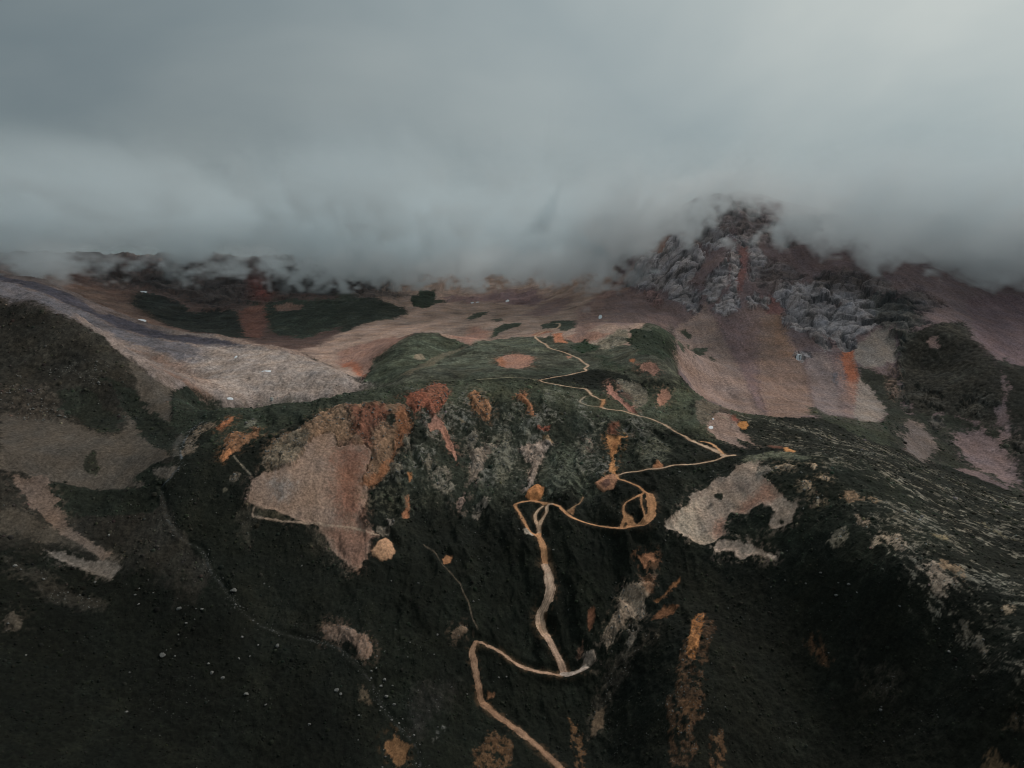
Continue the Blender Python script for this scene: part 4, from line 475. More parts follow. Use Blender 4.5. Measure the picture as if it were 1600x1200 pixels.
  ([(642.9,1257.4),(661.4,1246.3),(688.4,1213.3),(692.3,1191.2),(648.2,1094.9),(614.2,1065.4),(624.9,1119.0),(636.1,1185.0),(635.5,1216.2)],(0.0446, 0.0444, 0.034),{'f': 1.5, 'r': 6, 'k': 'v', 'dn': 1020}),
  ([(746,1329),(787,1329),(792,1302),(777.2,1264.9),(741.5,1240.2),(700.8,1158.5),(648.2,1094.9),(692.8,1206.6),(728.7,1285.8)],(0.067, 0.0638, 0.0527),{'f': 2, 'r': 8, 'k': 'K', 'dn': 1020}),
  ([(749,1302),(784,1323),(827,1327),(902,1359),(861,1268),(857.1,1218.2),(842.8,1162.6),(813.3,1108.6),(768.0,1055.2),(748.5,1044.5),(729.2,1072.8),(697.8,1095.5),(653.7,1079.5),(682.3,1165.1),(717.3,1239.5)],(0.037, 0.0336, 0.0265),{'f': 1.8, 'r': 6, 'k': 'w', 'dn': 1020}),
  ([(713.2,1187.8),(731.6,1155.3),(721.1,1118.1),(694.2,1101.7),(682.5,1131.9)],(0.083, 0.0738, 0.0616),{'f': 4, 'r': 8, 'k': 'K', 'sp': 0.5, 'a': 0.8, 'dn': 1020}),
  ([(749.7,1125.5),(782.4,1111.5),(776.1,1079.3),(748.9,1066.8),(731.0,1081.8)],(0.0888, 0.0791, 0.0663),{'f': 4, 'r': 8, 'k': 'K', 'sp': 0.5, 'a': 0.8, 'dn': 1020}),
  ([(684.6,1237.0),(706.1,1240.7),(676.1,1167.2),(654.0,1146.5),(666.1,1191.6)],(0.2215, 0.1453, 0.114),{'f': 2, 'r': 5, 'k': 'K', 'sp': 0.6, 'a': 0.8, 'dn': 1020}),
  ([(786,1282),(799,1285),(796.0,1264.1),(783.2,1269.1)],(0.2647, 0.1698, 0.1489),{'f': 1.5, 'r': 4, 'k': 's', 'dn': 1020}),
  ([(830.0,1153.8),(895.7,1184.0),(1007,1137),(714.9,780.7),(636.0,798.6),(695.8,908.8),(724.5,953.9),(744.9,1007.9),(773.0,1036.7),(812.1,1109.3)],(0.0336, 0.032, 0.0251),{'f': 3, 'r': 8, 'k': 'v', 'dn': 1020}),
  ([(993,1504),(1111,1572),(1397,1608),(1007,1137),(874.3,1154.5),(848.1,1170.5),(862,1232),(876,1285),(915,1359)],(0.1679, 0.1126, 0.1185),{'f': 3, 'r': 4, 'k': 's', 'p': 'scree_slope', 'dn': 1020}),
  ([(856.1,1187.9),(889,1213),(853.5,1161.9),(838.8,1156.4)],(0.0407, 0.0388, 0.0309),{'f': 1.2, 'r': 5, 'k': 'v', 'dn': 1020}),
  ([(624.9,1119.0),(665.3,1100.3),(712.7,1091.2),(748.5,1044.5),(775.5,1035.5),(695.8,908.8),(630.3,791.6),(670.2,941.9),(601.0,931.9),(535.8,928.6),(565.4,1019.9)],(0.0407, 0.0424, 0.0309),{'f': 3, 'r': 6, 'k': 'v', 'dn': 952}),
  ([(586.9,1003.0),(640.4,1068.4),(663.8,1072.4),(644.8,1009.8),(616.8,967.8),(563.0,905.5),(554.4,928.4)],(0.1949, 0.1486, 0.1326),{'f': 2.5, 'r': 8, 'k': 's', 'p': 'scree_fan', 'dn': 952}),
  ([(669.6,1082.5),(697.8,1095.5),(691.1,1068.6),(670.0,1052.7)],(0.136, 0.1156, 0.099),{'f': 2, 'r': 6, 'k': 'K', 'dn': 1020}),
  ([(694.4,1042.1),(734.6,1043.0),(738.2,1022.4),(770.7,1035.6),(761.9,1017.8),(735.5,998.5),(724.5,953.9),(695.8,908.8),(659.2,870.2),(676.4,928.2),(669.9,975.5)],(0.2341, 0.1609, 0.1553),{'f': 2.5, 'r': 8, 'k': 's', 'p': 'scree_fan', 'dn': 952}),
  ([(757.3,1007.5),(773.3,1003.3),(765.6,982.8),(749.6,986.5)],(0.101, 0.0846, 0.0713),{'f': 2, 'r': 6, 'k': 'K', 'sp': 0.6, 'dn': 1020}),
  ([(473.5,1071.1),(488.4,1027.5),(542.5,1027.6),(575.6,1026.3),(535.8,928.6),(476.3,904.0),(448.0,940.5),(435.2,982.3)],(0.0528, 0.0567, 0.0376),{'f': 1.5, 'r': 6, 'k': 'v', 'a': 0.9})]
TRACKS = [
  ([(101.0,1436.9),(90.8,1383.1),(70.7,1370.0),(57.2,1354.3),(44.4,1312.6),(52.1,1230.5),(59.9,1211.7),(64.0,1180.6),(76.6,1160.9),(89.3,1147.8),(101.8,1135.3),(110.9,1117.9),(114.1,1087.3),(119.8,1063.9),(112.5,1051.1),(113.6,1033.7),(98.2,1025.9),(78.3,1000.2),(62.6,976.8),(52.4,968.2),(38.2,957.3)],3.35,(0.5915, 0.391, 0.2668),'dirt_road',{}),
  ([(101.0,1436.9),(103.0,1485.3),(94.5,1484.0)],3.55,(0.5915, 0.391, 0.2668),'dirt_road',{}),
  ([(38.6,955.9),(45.2,950.9),(63.1,948.1),(84.5,944.8),(92.4,947.6),(102.9,948.0),(107.1,937.4),(109.5,926.1),(116.3,919.8),(124.7,917.1),(124.5,911.5),(119.4,898.5),(119.8,894.6),(128.4,888.7),(139.9,891.2),(150.4,892.9),(158.5,889.6),(168.8,880.7),(178.1,882.5),(189.7,874.7),(201.3,866.0),(208.4,846.3),(218.0,838.2),(224.9,827.0)],3.71,(0.5915, 0.391, 0.2668),'dirt_road',{}),
  ([(124.7,917.1),(124.5,911.5),(119.4,898.5)],5.31,(0.5915, 0.2945, 0.1492),'dirt_road',{}),
  ([(224.9,827.0),(232.7,814.6),(241.4,800.8),(246.2,789.4),(250.4,777.0),(259.6,773.1)],6.44,(0.5915, 0.391, 0.2668),'dirt_road',{}),
  ([(235.7,825.7),(243.9,815.5),(248.8,799.5),(249.7,782.3)],3.25,(0.5915, 0.2945, 0.1492),'dirt_road',{}),
  ([(250.4,777.0),(247.0,774.3),(238.1,770.2),(222.7,770.8),(201.3,768.5),(188.6,769.9),(171.2,761.7),(158.3,761.6),(146.8,758.9),(133.6,759.7),(120.7,756.5)],3.21,(0.5915, 0.391, 0.2668),'dirt_road',{}),
  ([(120.7,756.5),(120.6,748.5),(128.8,743.1),(139.5,733.4),(147.5,728.1),(153.5,720.5)],3.62,(0.5915, 0.2945, 0.1492),'dirt_road',{}),
  ([(150.9,721.7),(151.4,709.1),(149.5,698.7),(144.0,690.5),(137.1,688.9)],8.31,(0.5915, 0.2945, 0.1492),'dirt_road',{}),
  ([(137.1,688.9),(126.5,688.0),(114.4,686.4),(103.5,693.0),(89.8,698.9),(77.9,700.1),(68.2,700.8),(61.2,703.8),(55.7,709.7),(51.3,716.5),(43.9,722.0),(35.7,728.4),(25.8,732.4),(18.3,732.1),(9.3,729.9),(3.6,725.7),(8.1,716.8),(11.8,706.4),(16.5,696.1),(23.2,690.5),(27.9,688.1)],3.43,(0.5915, 0.2945, 0.1492),'dirt_road',{}),
  ([(145.6,723.8),(132.9,714.8),(124.2,712.3),(120.4,705.5),(120.6,697.3),(117.2,690.3),(116.4,686.5)],2.76,(0.5915, 0.2945, 0.1492),'dirt_road',{}),
  ([(142.2,720.3),(140.1,707.9),(141.4,699.5),(141.4,691.3)],1.80,(0.5915, 0.2945, 0.1492),'dirt_road',{}),
  ([(43.8,721.5),(38.9,721.4),(37.4,712.9),(32.3,705.6),(28.8,695.1),(27.9,690.2)],3.42,(0.5915, 0.391, 0.2668),'dirt_road',{}),
  ([(34.1,723.9),(27.8,717.2),(25.2,711.0),(26.7,702.2),(28.8,694.5)],2.88,(0.5915, 0.391, 0.2668),'dirt_road',{}),
  ([(27.9,690.2),(31.2,679.0),(33.6,671.0),(34.3,664.5),(34.1,659.0)],5.85,(0.5915, 0.2945, 0.1492),'dirt_road',{}),
  ([(34.1,659.0),(36.4,652.2),(38.1,646.3),(39.1,640.6),(36.5,632.7),(31.8,626.4),(27.2,620.9),(27.9,613.5),(33.2,606.2)],8.57,(0.5569, 0.3642, 0.2552),'dirt_road',{'ruts': 1}),
  ([(33.2,606.2),(38.2,596.7),(42.9,589.1),(46.8,583.3),(48.5,578.6)],5.72,(0.5235, 0.3385, 0.2439),'dirt_road',{'ruts': 1}),
  ([(63.3,578.1),(46.0,575.2),(28.8,574.8),(11.8,578.5),(-1.2,580.1),(-14.0,584.1),(-26.7,584.6),(-33.3,584.9)],3.93,(0.4887, 0.3022, 0.207),'dirt_road',{}),
  ([(68.1,579.4),(59.0,576.8),(47.2,576.0)],5.60,(0.5662, 0.4468, 0.3772),'dirt_road',{}),
  ([(-33.3,584.9),(-36.4,576.4),(-32.3,562.8),(-28.8,549.3),(-24.3,541.4)],5.44,(0.41, 0.2366, 0.1501),'dirt_road',{}),
  ([(-24.3,541.4),(-11.0,533.1),(3.0,524.9),(16.7,516.7),(27.9,506.6),(38.4,494.4),(50.5,478.8)],5.96,(0.3676, 0.2071, 0.1284),'dirt_road',{}),
  ([(38.1,955.7),(9.2,964.1),(-18.2,959.4),(-48.9,952.6)],2.04,(0.289, 0.2544, 0.1733),'dirt_road',{}),
  ([(118.2,899.3),(105.2,898.6),(96.8,900.8),(91.5,904.0),(96.1,915.4),(101.2,923.0)],2.64,(0.3373, 0.2657, 0.1913),'dirt_road',{}),
  ([(61.3,709.7),(70.6,720.0),(76.0,725.0),(79.5,732.3)],1.75,(0.3275, 0.1881, 0.1038),'dirt_road',{}),
  ([(-302.4,718.3),(-291.8,707.9),(-275.7,694.8)],1.18,(0.2446, 0.2044, 0.1559),'footpath',{}),
  ([(-263.4,666.6),(-262.3,660.8),(-242.7,661.4),(-221.3,663.4),(-200.5,667.5),(-178.9,669.8),(-161.5,671.8),(-147.8,668.9),(-137.7,670.1)],1.35,(0.4626, 0.325, 0.241),'footpath',{}),
  ([(-92.1,674.1),(-78.4,663.9),(-68.8,652.5),(-59.2,644.8),(-52.7,639.4),(-47.4,626.4),(-41.4,615.2),(-37.4,603.4),(-32.5,595.4)],1.05,(0.1346, 0.1026, 0.0727),'footpath',{}),
  ([(-369.6,797.5),(-375.3,789.2),(-375.2,770.3),(-369.0,745.8),(-363.5,724.6),(-355.0,710.4),(-352.0,699.0),(-355.1,691.3),(-357.5,683.8),(-363.9,678.4)],2.52,(0.101, 0.109, 0.1184),'stream',{'d': 1}),
  ([(-363.9,678.4),(-352.7,661.9),(-341.5,645.6),(-323.7,629.9),(-311.7,626.1),(-297.8,621.8),(-283.9,604.6),(-269.3,595.6),(-250.9,581.3),(-232.6,572.9),(-206.3,565.5),(-158.0,555.0),(-149.4,552.0),(-138.8,544.3),(-129.5,536.6),(-119.2,528.1),(-112.0,517.7),(-105.2,508.6),(-95.7,501.6),(-86.3,493.9),(-78.2,486.6),(-74.4,481.2),(-68.2,462.7)],2.03,(0.032, 0.032, 0.0293),'stream',{'d': 1})]
SNOW = [
  ([(-875.0,1643.4),(-874.5,1639.3),(-876.2,1634.5),(-877.3,1625.7),(-881.3,1621.6),(-888.0,1623.9),(-895.0,1630.3),(-900.2,1637.8),(-900.7,1642.1),(-899.1,1646.9),(-896.1,1652.1),(-891.5,1655.3),(-886.2,1655.9),(-879.2,1649.4)],'long white snow patch on the upper edge of the grey rock glacier'),
  ([(-1127.9,2136.1),(-1123.0,2124.0),(-1123.6,2117.8),(-1114.8,2090.9),(-1117.9,2085.4),(-1125.2,2088.9),(-1129.5,2090.2),(-1133.4,2095.2),(-1135.1,2100.9),(-1134.5,2107.0),(-1135.0,2118.2),(-1153.1,2163.7),(-1153.7,2175.4),(-1149.1,2173.9)],'thin snow patch below the far ridge behind the rock glacier'),
  ([(-497.3,1228.2),(-495.0,1223.1),(-493.3,1217.8),(-492.6,1213.5),(-492.6,1209.9),(-493.0,1207.1),(-494.2,1206.8),(-496.1,1209.3),(-497.6,1212.5),(-499.3,1217.7),(-500.4,1223.2),(-500.6,1227.2),(-500.2,1229.9),(-499.1,1230.7)],'small tilted snow patch in the middle of the rock glacier'),
  ([(-383.9,1080.0),(-384.0,1077.1),(-386.0,1074.4),(-389.6,1072.4),(-394.3,1072.4),(-398.7,1072.7),(-402.5,1074.9),(-404.5,1077.3),(-404.3,1079.8),(-402.5,1082.8),(-402.3,1094.3),(-394.8,1086.8),(-388.8,1082.4),(-385.6,1081.9)],'thin horizontal snow streak on the rock glacier near its toe'),
  ([(-397.6,959.7),(-397.7,958.2),(-398.8,956.7),(-400.6,955.3),(-402.8,954.2),(-404.9,953.8),(-406.5,954.0),(-407.3,954.8),(-407.2,956.1),(-406.2,957.8),(-404.5,959.5),(-402.4,960.9),(-400.3,961.3),(-398.6,960.9)],'white snow patch at the lower edge of the rock glacier above the stream'),
  ([(-122.2,2226.9),(-122.4,2223.1),(-123.7,2219.1),(-126.1,2217.1),(-129.0,2216.3),(-131.7,2216.6),(-133.8,2218.7),(-134.9,2221.6),(-134.7,2224.6),(-133.2,2227.7),(-130.9,2230.2),(-128.0,2231.3),(-125.3,2231.1),(-123.2,2229.4)],'small snow patch at the back of the pink basin, with a thin streak beside it'),
  ([(-105.0,2216.0),(-105.4,2214.4),(-107.1,2213.6),(-109.7,2212.8),(-112.6,2213.3),(-115.4,2215.1),(-117.4,2218.2),(-118.4,2222.3),(-118.0,2224.4),(-116.2,2225.0),(-113.6,2224.5),(-110.6,2223.1),(-107.9,2221.1),(-105.8,2218.2)],'thin snow streak at the back of the pink basin next to a small patch'),
  ([(-7.3,2237.5),(-7.3,2219.1),(-8.7,2207.3),(-10.9,2139.2),(-14.0,2136.5),(-17.1,2136.1),(-19.8,2160.5),(-21.6,2207.6),(-21.7,2218.0),(-20.3,2225.7),(-17.8,2233.2),(-14.6,2238.9),(-11.3,2241.6),(-8.7,2241.2)],'slanted snow patch at the back of the pink basin under the cloud'),
  ([(194.0,1477.0),(191.5,1468.9),(188.6,1460.5),(186.5,1458.6),(186.0,1466.6),(186.6,1478.3),(187.6,1486.8),(190.5,1503.4),(197.4,1545.5),(200.4,1553.9),(202.1,1551.9),(202.4,1541.8),(198.2,1503.3),(196.1,1486.5)],'upright snow patch on the tan scree left of the craggy peak'),
  ([(263.7,870.1),(262.8,867.6),(261.2,864.9),(259.3,863.0),(257.1,861.3),(255.2,860.2),(254.1,860.4),(254.0,862.1),(254.8,864.6),(256.4,867.4),(258.7,870.4),(260.9,872.4),(262.6,872.7),(263.6,871.9)],'white snow patch at the foot of the grey rock dome near the upper switchback'),
  ([(270.2,891.8),(269.8,890.9),(269.1,890.1),(268.3,889.5),(267.4,889.3),(266.8,889.5),(266.5,890.1),(266.5,890.9),(267.0,891.8),(267.6,892.6),(268.5,893.1),(269.3,893.3),(269.9,893.1),(270.3,892.6)],'tiny white snow patch on the grey rock dome above a larger one'),
  ([(562.3,1315.8),(560.7,1311.8),(558.1,1307.8),(555.1,1305.1),(552.0,1303.7),(549.6,1303.9),(548.0,1305.2),(547.7,1307.5),(548.6,1310.2),(550.8,1313.1),(554.2,1316.5),(557.5,1318.7),(560.3,1319.2),(562.0,1318.2)],'pale lump at the foot of the grey crags in the scree')]  # last entry: a pale lump in the scree, built like the snow patches
CARS = [(38.8,957.9,0.15),(52.5,971.0,-0.3)]
BOULDERS = [(-293.3,527.1,3.19),(-297.8,568.3,2.57),(-287.1,558.0,1.45),(-205.2,550.8,2.44),(-215.5,503.9,2.34),(-146.3,518.7,2.49),(-142.3,516.2,1.66),(-255.2,526.7,1.39),(-249.6,519.5,2.07),(-239.7,516.8,2.06),(-160.6,488.4,1.46),(-295.0,473.2,1.35),(-438.9,567.8,1.98),(-278.8,571.8,1.83),(-237.7,555.3,1.60),(-233.3,535.5,1.39),(-283.7,528.5,1.06),(-289.9,548.5,1.08),(-378.1,580.5,1.36),(-389.3,625.9,1.62),(-332.3,566.0,1.49),(-338.5,572.9,1.51),(-338.0,579.6,1.14),(-324.2,577.1,1.12),(-310.0,506.8,1.05),(-197.7,497.5,1.16),(-225.4,539.9,1.04),(-222.5,551.8,1.23),(-383.0,494.8,1.26),(-234.2,573.6,1.08),(-229.7,571.5,1.08),(-68.7,580.9,1.14),(-112.9,557.1,0.71),(-118.5,551.1,0.91),(-120.2,563.7,0.61),(-91.3,565.1,0.81),(-106.6,578.6,1.03),(-70.0,563.4,0.92),(-12.2,564.5,1.24),(-39.2,544.2,0.91),(-104.9,519.5,2.15),(-97.8,513.9,1.46),(-108.8,533.3,2.38),(-111.1,527.4,1.58),(-120.0,532.2,1.09),(-101.7,529.4,1.18),(-78.9,493.4,1.24),(-92.2,502.0,1.16),(-98.0,502.8,1.16),(-89.5,505.2,0.97),(-108.1,507.2,0.97),(-108.0,510.0,0.97),(-73.1,486.4,0.76),(-100.2,477.9,0.75),(-123.8,500.3,1.16),(-160.7,488.2,1.15),(-120.6,480.8,0.85),(-87.1,521.5,0.59),(-82.1,564.4,0.61),(-121.0,537.6,1.39),(-117.1,539.8,1.20),(-57.1,509.0,0.97),(-61.1,507.4,0.97),(42.8,672.6,0.99),(105.0,646.3,0.68),(97.9,630.5,0.67),(110.8,635.5,0.68),(-35.5,672.6,0.69),(-32.5,624.0,0.76),(-13.5,602.5,0.74),(-43.9,661.3,0.59),(-53.1,664.6,0.59),(6.6,670.1,0.69),(-57.3,663.1,0.59),(284.5,559.9,1.73),(294.4,559.1,1.72),(280.4,583.4,1.37),(302.7,648.0,2.09),(315.8,518.1,1.30),(268.3,584.1,1.37),(254.8,597.5,0.99),(281.8,472.8,1.43),(330.2,475.4,1.62),(288.8,566.4,0.96),(297.0,549.8,1.14),(7.9,694.9,0.80),(44.0,687.4,0.50),(5.5,699.4,0.50),(33.5,690.2,0.60),(42.7,672.5,0.79),(112.3,707.0,0.61),(7.8,685.0,0.60),(159.5,672.0,0.60),(-342.5,690.2,0.86),(-318.9,682.3,0.63),(-373.7,809.7,0.73),(-325.1,664.9,0.94),(-338.2,665.7,0.74),(-297.9,656.6,0.82),(-349.3,668.3,0.64),(-322.0,647.6,0.82),(-393.7,832.1,0.76),(-218.3,711.4,0.63),(43.3,672.6,1.14),(10.9,709.4,1.18),(7.2,695.5,0.97),(-118.2,627.3,1.10),(-91.8,627.1,1.09),(-205.5,628.2,1.12),(-235.1,607.5,1.11),(-258.5,593.1,3.69),(-61.6,845.0,1.58),(304.0,690.7,1.48),(288.4,645.5,1.40),(229.4,750.6,1.32),(307.7,648.8,1.01),(279.4,606.0,0.58),(159.0,672.1,0.80),(264.5,620.4,0.78),(229.5,750.7,1.32),(192.1,756.4,1.53),(234.9,840.6,1.69),(231.8,877.7,0.87),(303.8,691.4,1.48)]
# ---------------------------------------------------------------- materials
def pmat(name, rough=0.95, bump=0.25, bscale=0.6, colour_attr=True, col=(.5, .5, .5), vary=0.3, spec=0.15):
    m = bpy.data.materials.new(name); m.use_nodes = True
    n, l = m.node_tree.nodes, m.node_tree.links
    b = n['Principled BSDF']
    b.inputs['Roughness'].default_value = rough
    b.inputs['Specular IOR Level'].default_value = spec
    g = n.new('ShaderNodeNewGeometry')
    t = n.new('ShaderNodeTexNoise'); t.inputs['Scale'].default_value = bscale
    t.inputs['Detail'].default_value = 7; t.inputs['Roughness'].default_value = 0.65
    l.new(g.outputs['Position'], t.inputs['Vector'])
    mr = n.new('ShaderNodeMapRange')
    mr.inputs['From Min'].default_value = .25; mr.inputs['From Max'].default_value = .75
    mr.inputs['To Min'].default_value = 1 - vary; mr.inputs['To Max'].default_value = 1 + vary
    l.new(t.outputs['Fac'], mr.inputs['Value'])
    sc = n.new('ShaderNodeVectorMath'); sc.operation = 'SCALE'
    if colour_attr:
        a = n.new('ShaderNodeAttribute'); a.attribute_name = 'Col'
        l.new(a.outputs['Color'], sc.inputs[0])
    else:
        sc.inputs[0].default_value = col
    l.new(mr.outputs['Result'], sc.inputs['Scale'])
    l.new(sc.outputs['Vector'], b.inputs['Base Color'])
    if bump:
        bp = n.new('ShaderNodeBump'); bp.inputs['Strength'].default_value = bump; bp.inputs['Distance'].default_value = 1.0
        l.new(t.outputs['Fac'], bp.inputs['Height']); l.new(bp.outputs['Normal'], b.inputs['Normal'])
    return m

M_GROUND = pmat('ground', bump=0.9, bscale=0.35, vary=0.55)
M_ROAD = pmat('packed_earth', bump=0.3, bscale=0.5, vary=0.22)
M_SNOW = pmat('old_snow', rough=0.6, bump=0.2, bscale=0.4, colour_attr=False, col=(.78, .79, .82), vary=0.08)
M_ROCK = pmat('boulder_rock', bump=0.4, bscale=1.5, colour_attr=False, col=(.175, .168, .155), vary=0.45)
M_SHRUB = pmat('shrub', bump=0.0, bscale=0.3, vary=0.4)

def link(o, parent=None):
    scene.collection.objects.link(o)
    if parent is not None:
        o.parent = parent
    return o

def tag(o, label=None, cat=None, group=None, kind=None):
    if label: o['label'] = label
    if cat: o['category'] = cat
    if group: o['group'] = group
    if kind: o['kind'] = kind
    return o

# ---------------------------------------------------------------- ground grid: rings and spokes about the viewpoint's foot, finer where the land is near
land = Land(LAND_POINTS)
NC = 1120
T0, T1 = -0.765, 0.765
S_ = 1.7
knots_d = np.array([232, 300, 400, 560, 640, 720, 1000, 1250, 1700, 2300, 3500.0]) * S_
knots_n = np.array([0, 105, 275, 530, 605, 675, 890, 1060, 1125, 1165, 1175])
NR = int(knots_n[-1]) + 1
rows_d = np.exp(np.interp(np.arange(NR), knots_n, np.log(knots_d)))
rows_d = np.convolve(np.pad(rows_d, 12, mode='reflect', reflect_type='odd'), np.ones(25) / 25, 'valid')
th = np.linspace(T0, T1, NC)
TH, DD = np.meshgrid(th, rows_d)
X = (np.sin(TH) * DD).astype(np.float32); Y = (np.cos(TH) * DD).astype(np.float32)
Zb = land.at(TH, np.log(DD)) + relief(X, Y)

def grid_ij(x, y):
    x = np.asarray(x, float); y = np.asarray(y, float)
    c = (np.arctan2(x, y) - T0) / (T1 - T0) * (NC - 1)
    r = np.interp(np.hypot(x, y), rows_d, np.arange(NR))
    return c, r

def sample(A, x, y):
    c, r = grid_ij(x, y)
    c = np.clip(c, 0, NC - 1.001); r = np.clip(r, 0, NR - 1.001)
    c0 = c.astype(int); r0 = r.astype(int); fc = c - c0; fr = r - r0
    return (A[r0, c0] * (1 - fc) + A[r0, c0 + 1] * fc) * (1 - fr) + (A[r0 + 1, c0] * (1 - fc) + A[r0 + 1, c0 + 1] * fc) * fr

# noise fields shared by all ground types
N_EDGE = fbm(X, Y, 26.0, 5, 101, gain=0.72)
N_VAR = fbm(X, Y, 60.0, 5, 131)
N_FINE = fbm(X, Y, 7.0, 4, 151, gain=0.65)
N_SPK = fbm(X, Y, 5.0, 3, 171, gain=0.7)
N_RUN = fbm(X / 7.0, Y / 60.0, 1.0, 4, 191)
N_RID = ridged(X + 5 * N_EDGE, Y * .6 + 3 * N_FINE, 24.0, 4, 211)
def billow(x, y, lam, octv, seed, gain=.5):
    s = 0; a = 1.0; f = 1.0 / lam
    for i in range(octv):
        s = s + a * np.abs(gnoise(x * f + 3.3 * i, y * f + 8.9 * i, seed + 13 * i)); a *= gain; f *= 2.1
    return s
N_BIG = billow(X + 7 * N_EDGE, Y * .6, 85.0, 2, 231)
N_MID = billow(X + 3 * N_EDGE, Y * .55, 19.0, 4, 251, .55)
N_WHITE = (hash2(np.arange(NR)[:, None] * np.ones(NC, int)[None], np.arange(NC)[None] * np.ones(NR, int)[:, None], 5) % np.uint32(65536)).astype(np.float32) / 65535

# kinds: (hummock m, small crag m, big crag m, shrub density, grain)
KIND = {'v': (0.9, .0, 0, 1.0, .22), 'u': (0.7, .1, 0, .04, .16), 'w': (1.0, 2.6, 0, .5, .25), 'd': (.8, 1, 22, 0, .2), 's': (.22, 0, 0, 0, .28),
        'g': (1.4, .9, 0, 0, .2), 'c': (.4, 4.0, 0, 0, .30), 'K': (.4, 1.0, 26.0, 0, .12), 'r': (.6, 1.5, 0, .1, .28), 'e': (.12, 0, 0, 0, .10), 'b': (.5, .25, 0, 0, .18)}
COL = np.empty((NR, NC, 3), np.float32)
base = np.array((.0135, .0150, .0108), np.float32)
COL[:] = base * (1 + .35 * np.clip(N_VAR, -1, 1))[..., None]
AMP = np.empty((NR, NC, 5), np.float32); AMP[:] = KIND['v']
high = (DD > 1330)                       # bare scree takes over on the far heights
COL[high] = (np.array((.135, .095, .085), np.float32) * (1 + .25 * np.clip(N_VAR, -1, 1))[..., None])[high]; AMP[high] = KIND['b']
UPD = np.zeros((NR, NC), np.float32)
PID = np.zeros((NR, NC), np.int32); REG = np.zeros((NR, NC), np.int32)
PIECES = [dict(name='hillside', kind='region')]
HEAP = np.zeros((NR, NC), np.float32)
COLW = np.arange(NC, dtype=np.float32)[None, :]; ROWW = np.arange(NR, dtype=np.float32)[:, None]

def poly_sd(pts, pad):
    """signed distance (in grid steps, + inside) on the polygon's neighbourhood; returns slices and the field"""
    c, r = grid_ij([p[0] for p in pts], [p[1] for p in pts])
    c0 = int(max(0, math.floor(c.min() - pad))); c1 = int(min(NC, math.ceil(c.max() + pad) + 1))
    r0 = int(max(0, math.floor(r.min() - pad))); r1 = int(min(NR, math.ceil(r.max() + pad) + 1))
    if c1 <= c0 or r1 <= r0:
        return None
    gx = np.broadcast_to(COLW[:, c0:c1], (r1 - r0, c1 - c0)); gy = np.broadcast_to(ROWW[r0:r1], (r1 - r0, c1 - c0))
    ins = np.zeros(gx.shape, bool); dm = np.full(gx.shape, 1e9, np.float32)
    n = len(c)
    for i in range(n):
        ax, ay, bx, by = np.float32(c[i]), np.float32(r[i]), np.float32(c[(i + 1) % n]), np.float32(r[(i + 1) % n])
        if ay != by:
            cr = (ay > gy) != (by > gy)
            ins ^= cr & (gx < (bx - ax) * (gy - ay) / (by - ay) + ax)
        ex, ey = bx - ax, by - ay
        l2 = ex * ex + ey * ey + 1e-9
        t = np.clip(((gx - ax) * ex + (gy - ay) * ey) / l2, 0, 1)
        dm = np.minimum(dm, (gx - ax - t * ex) ** 2 + (gy - ay - t * ey) ** 2)
    dm = np.sqrt(dm)
    return (slice(r0, r1), slice(c0, c1)), np.where(ins, dm, -dm)

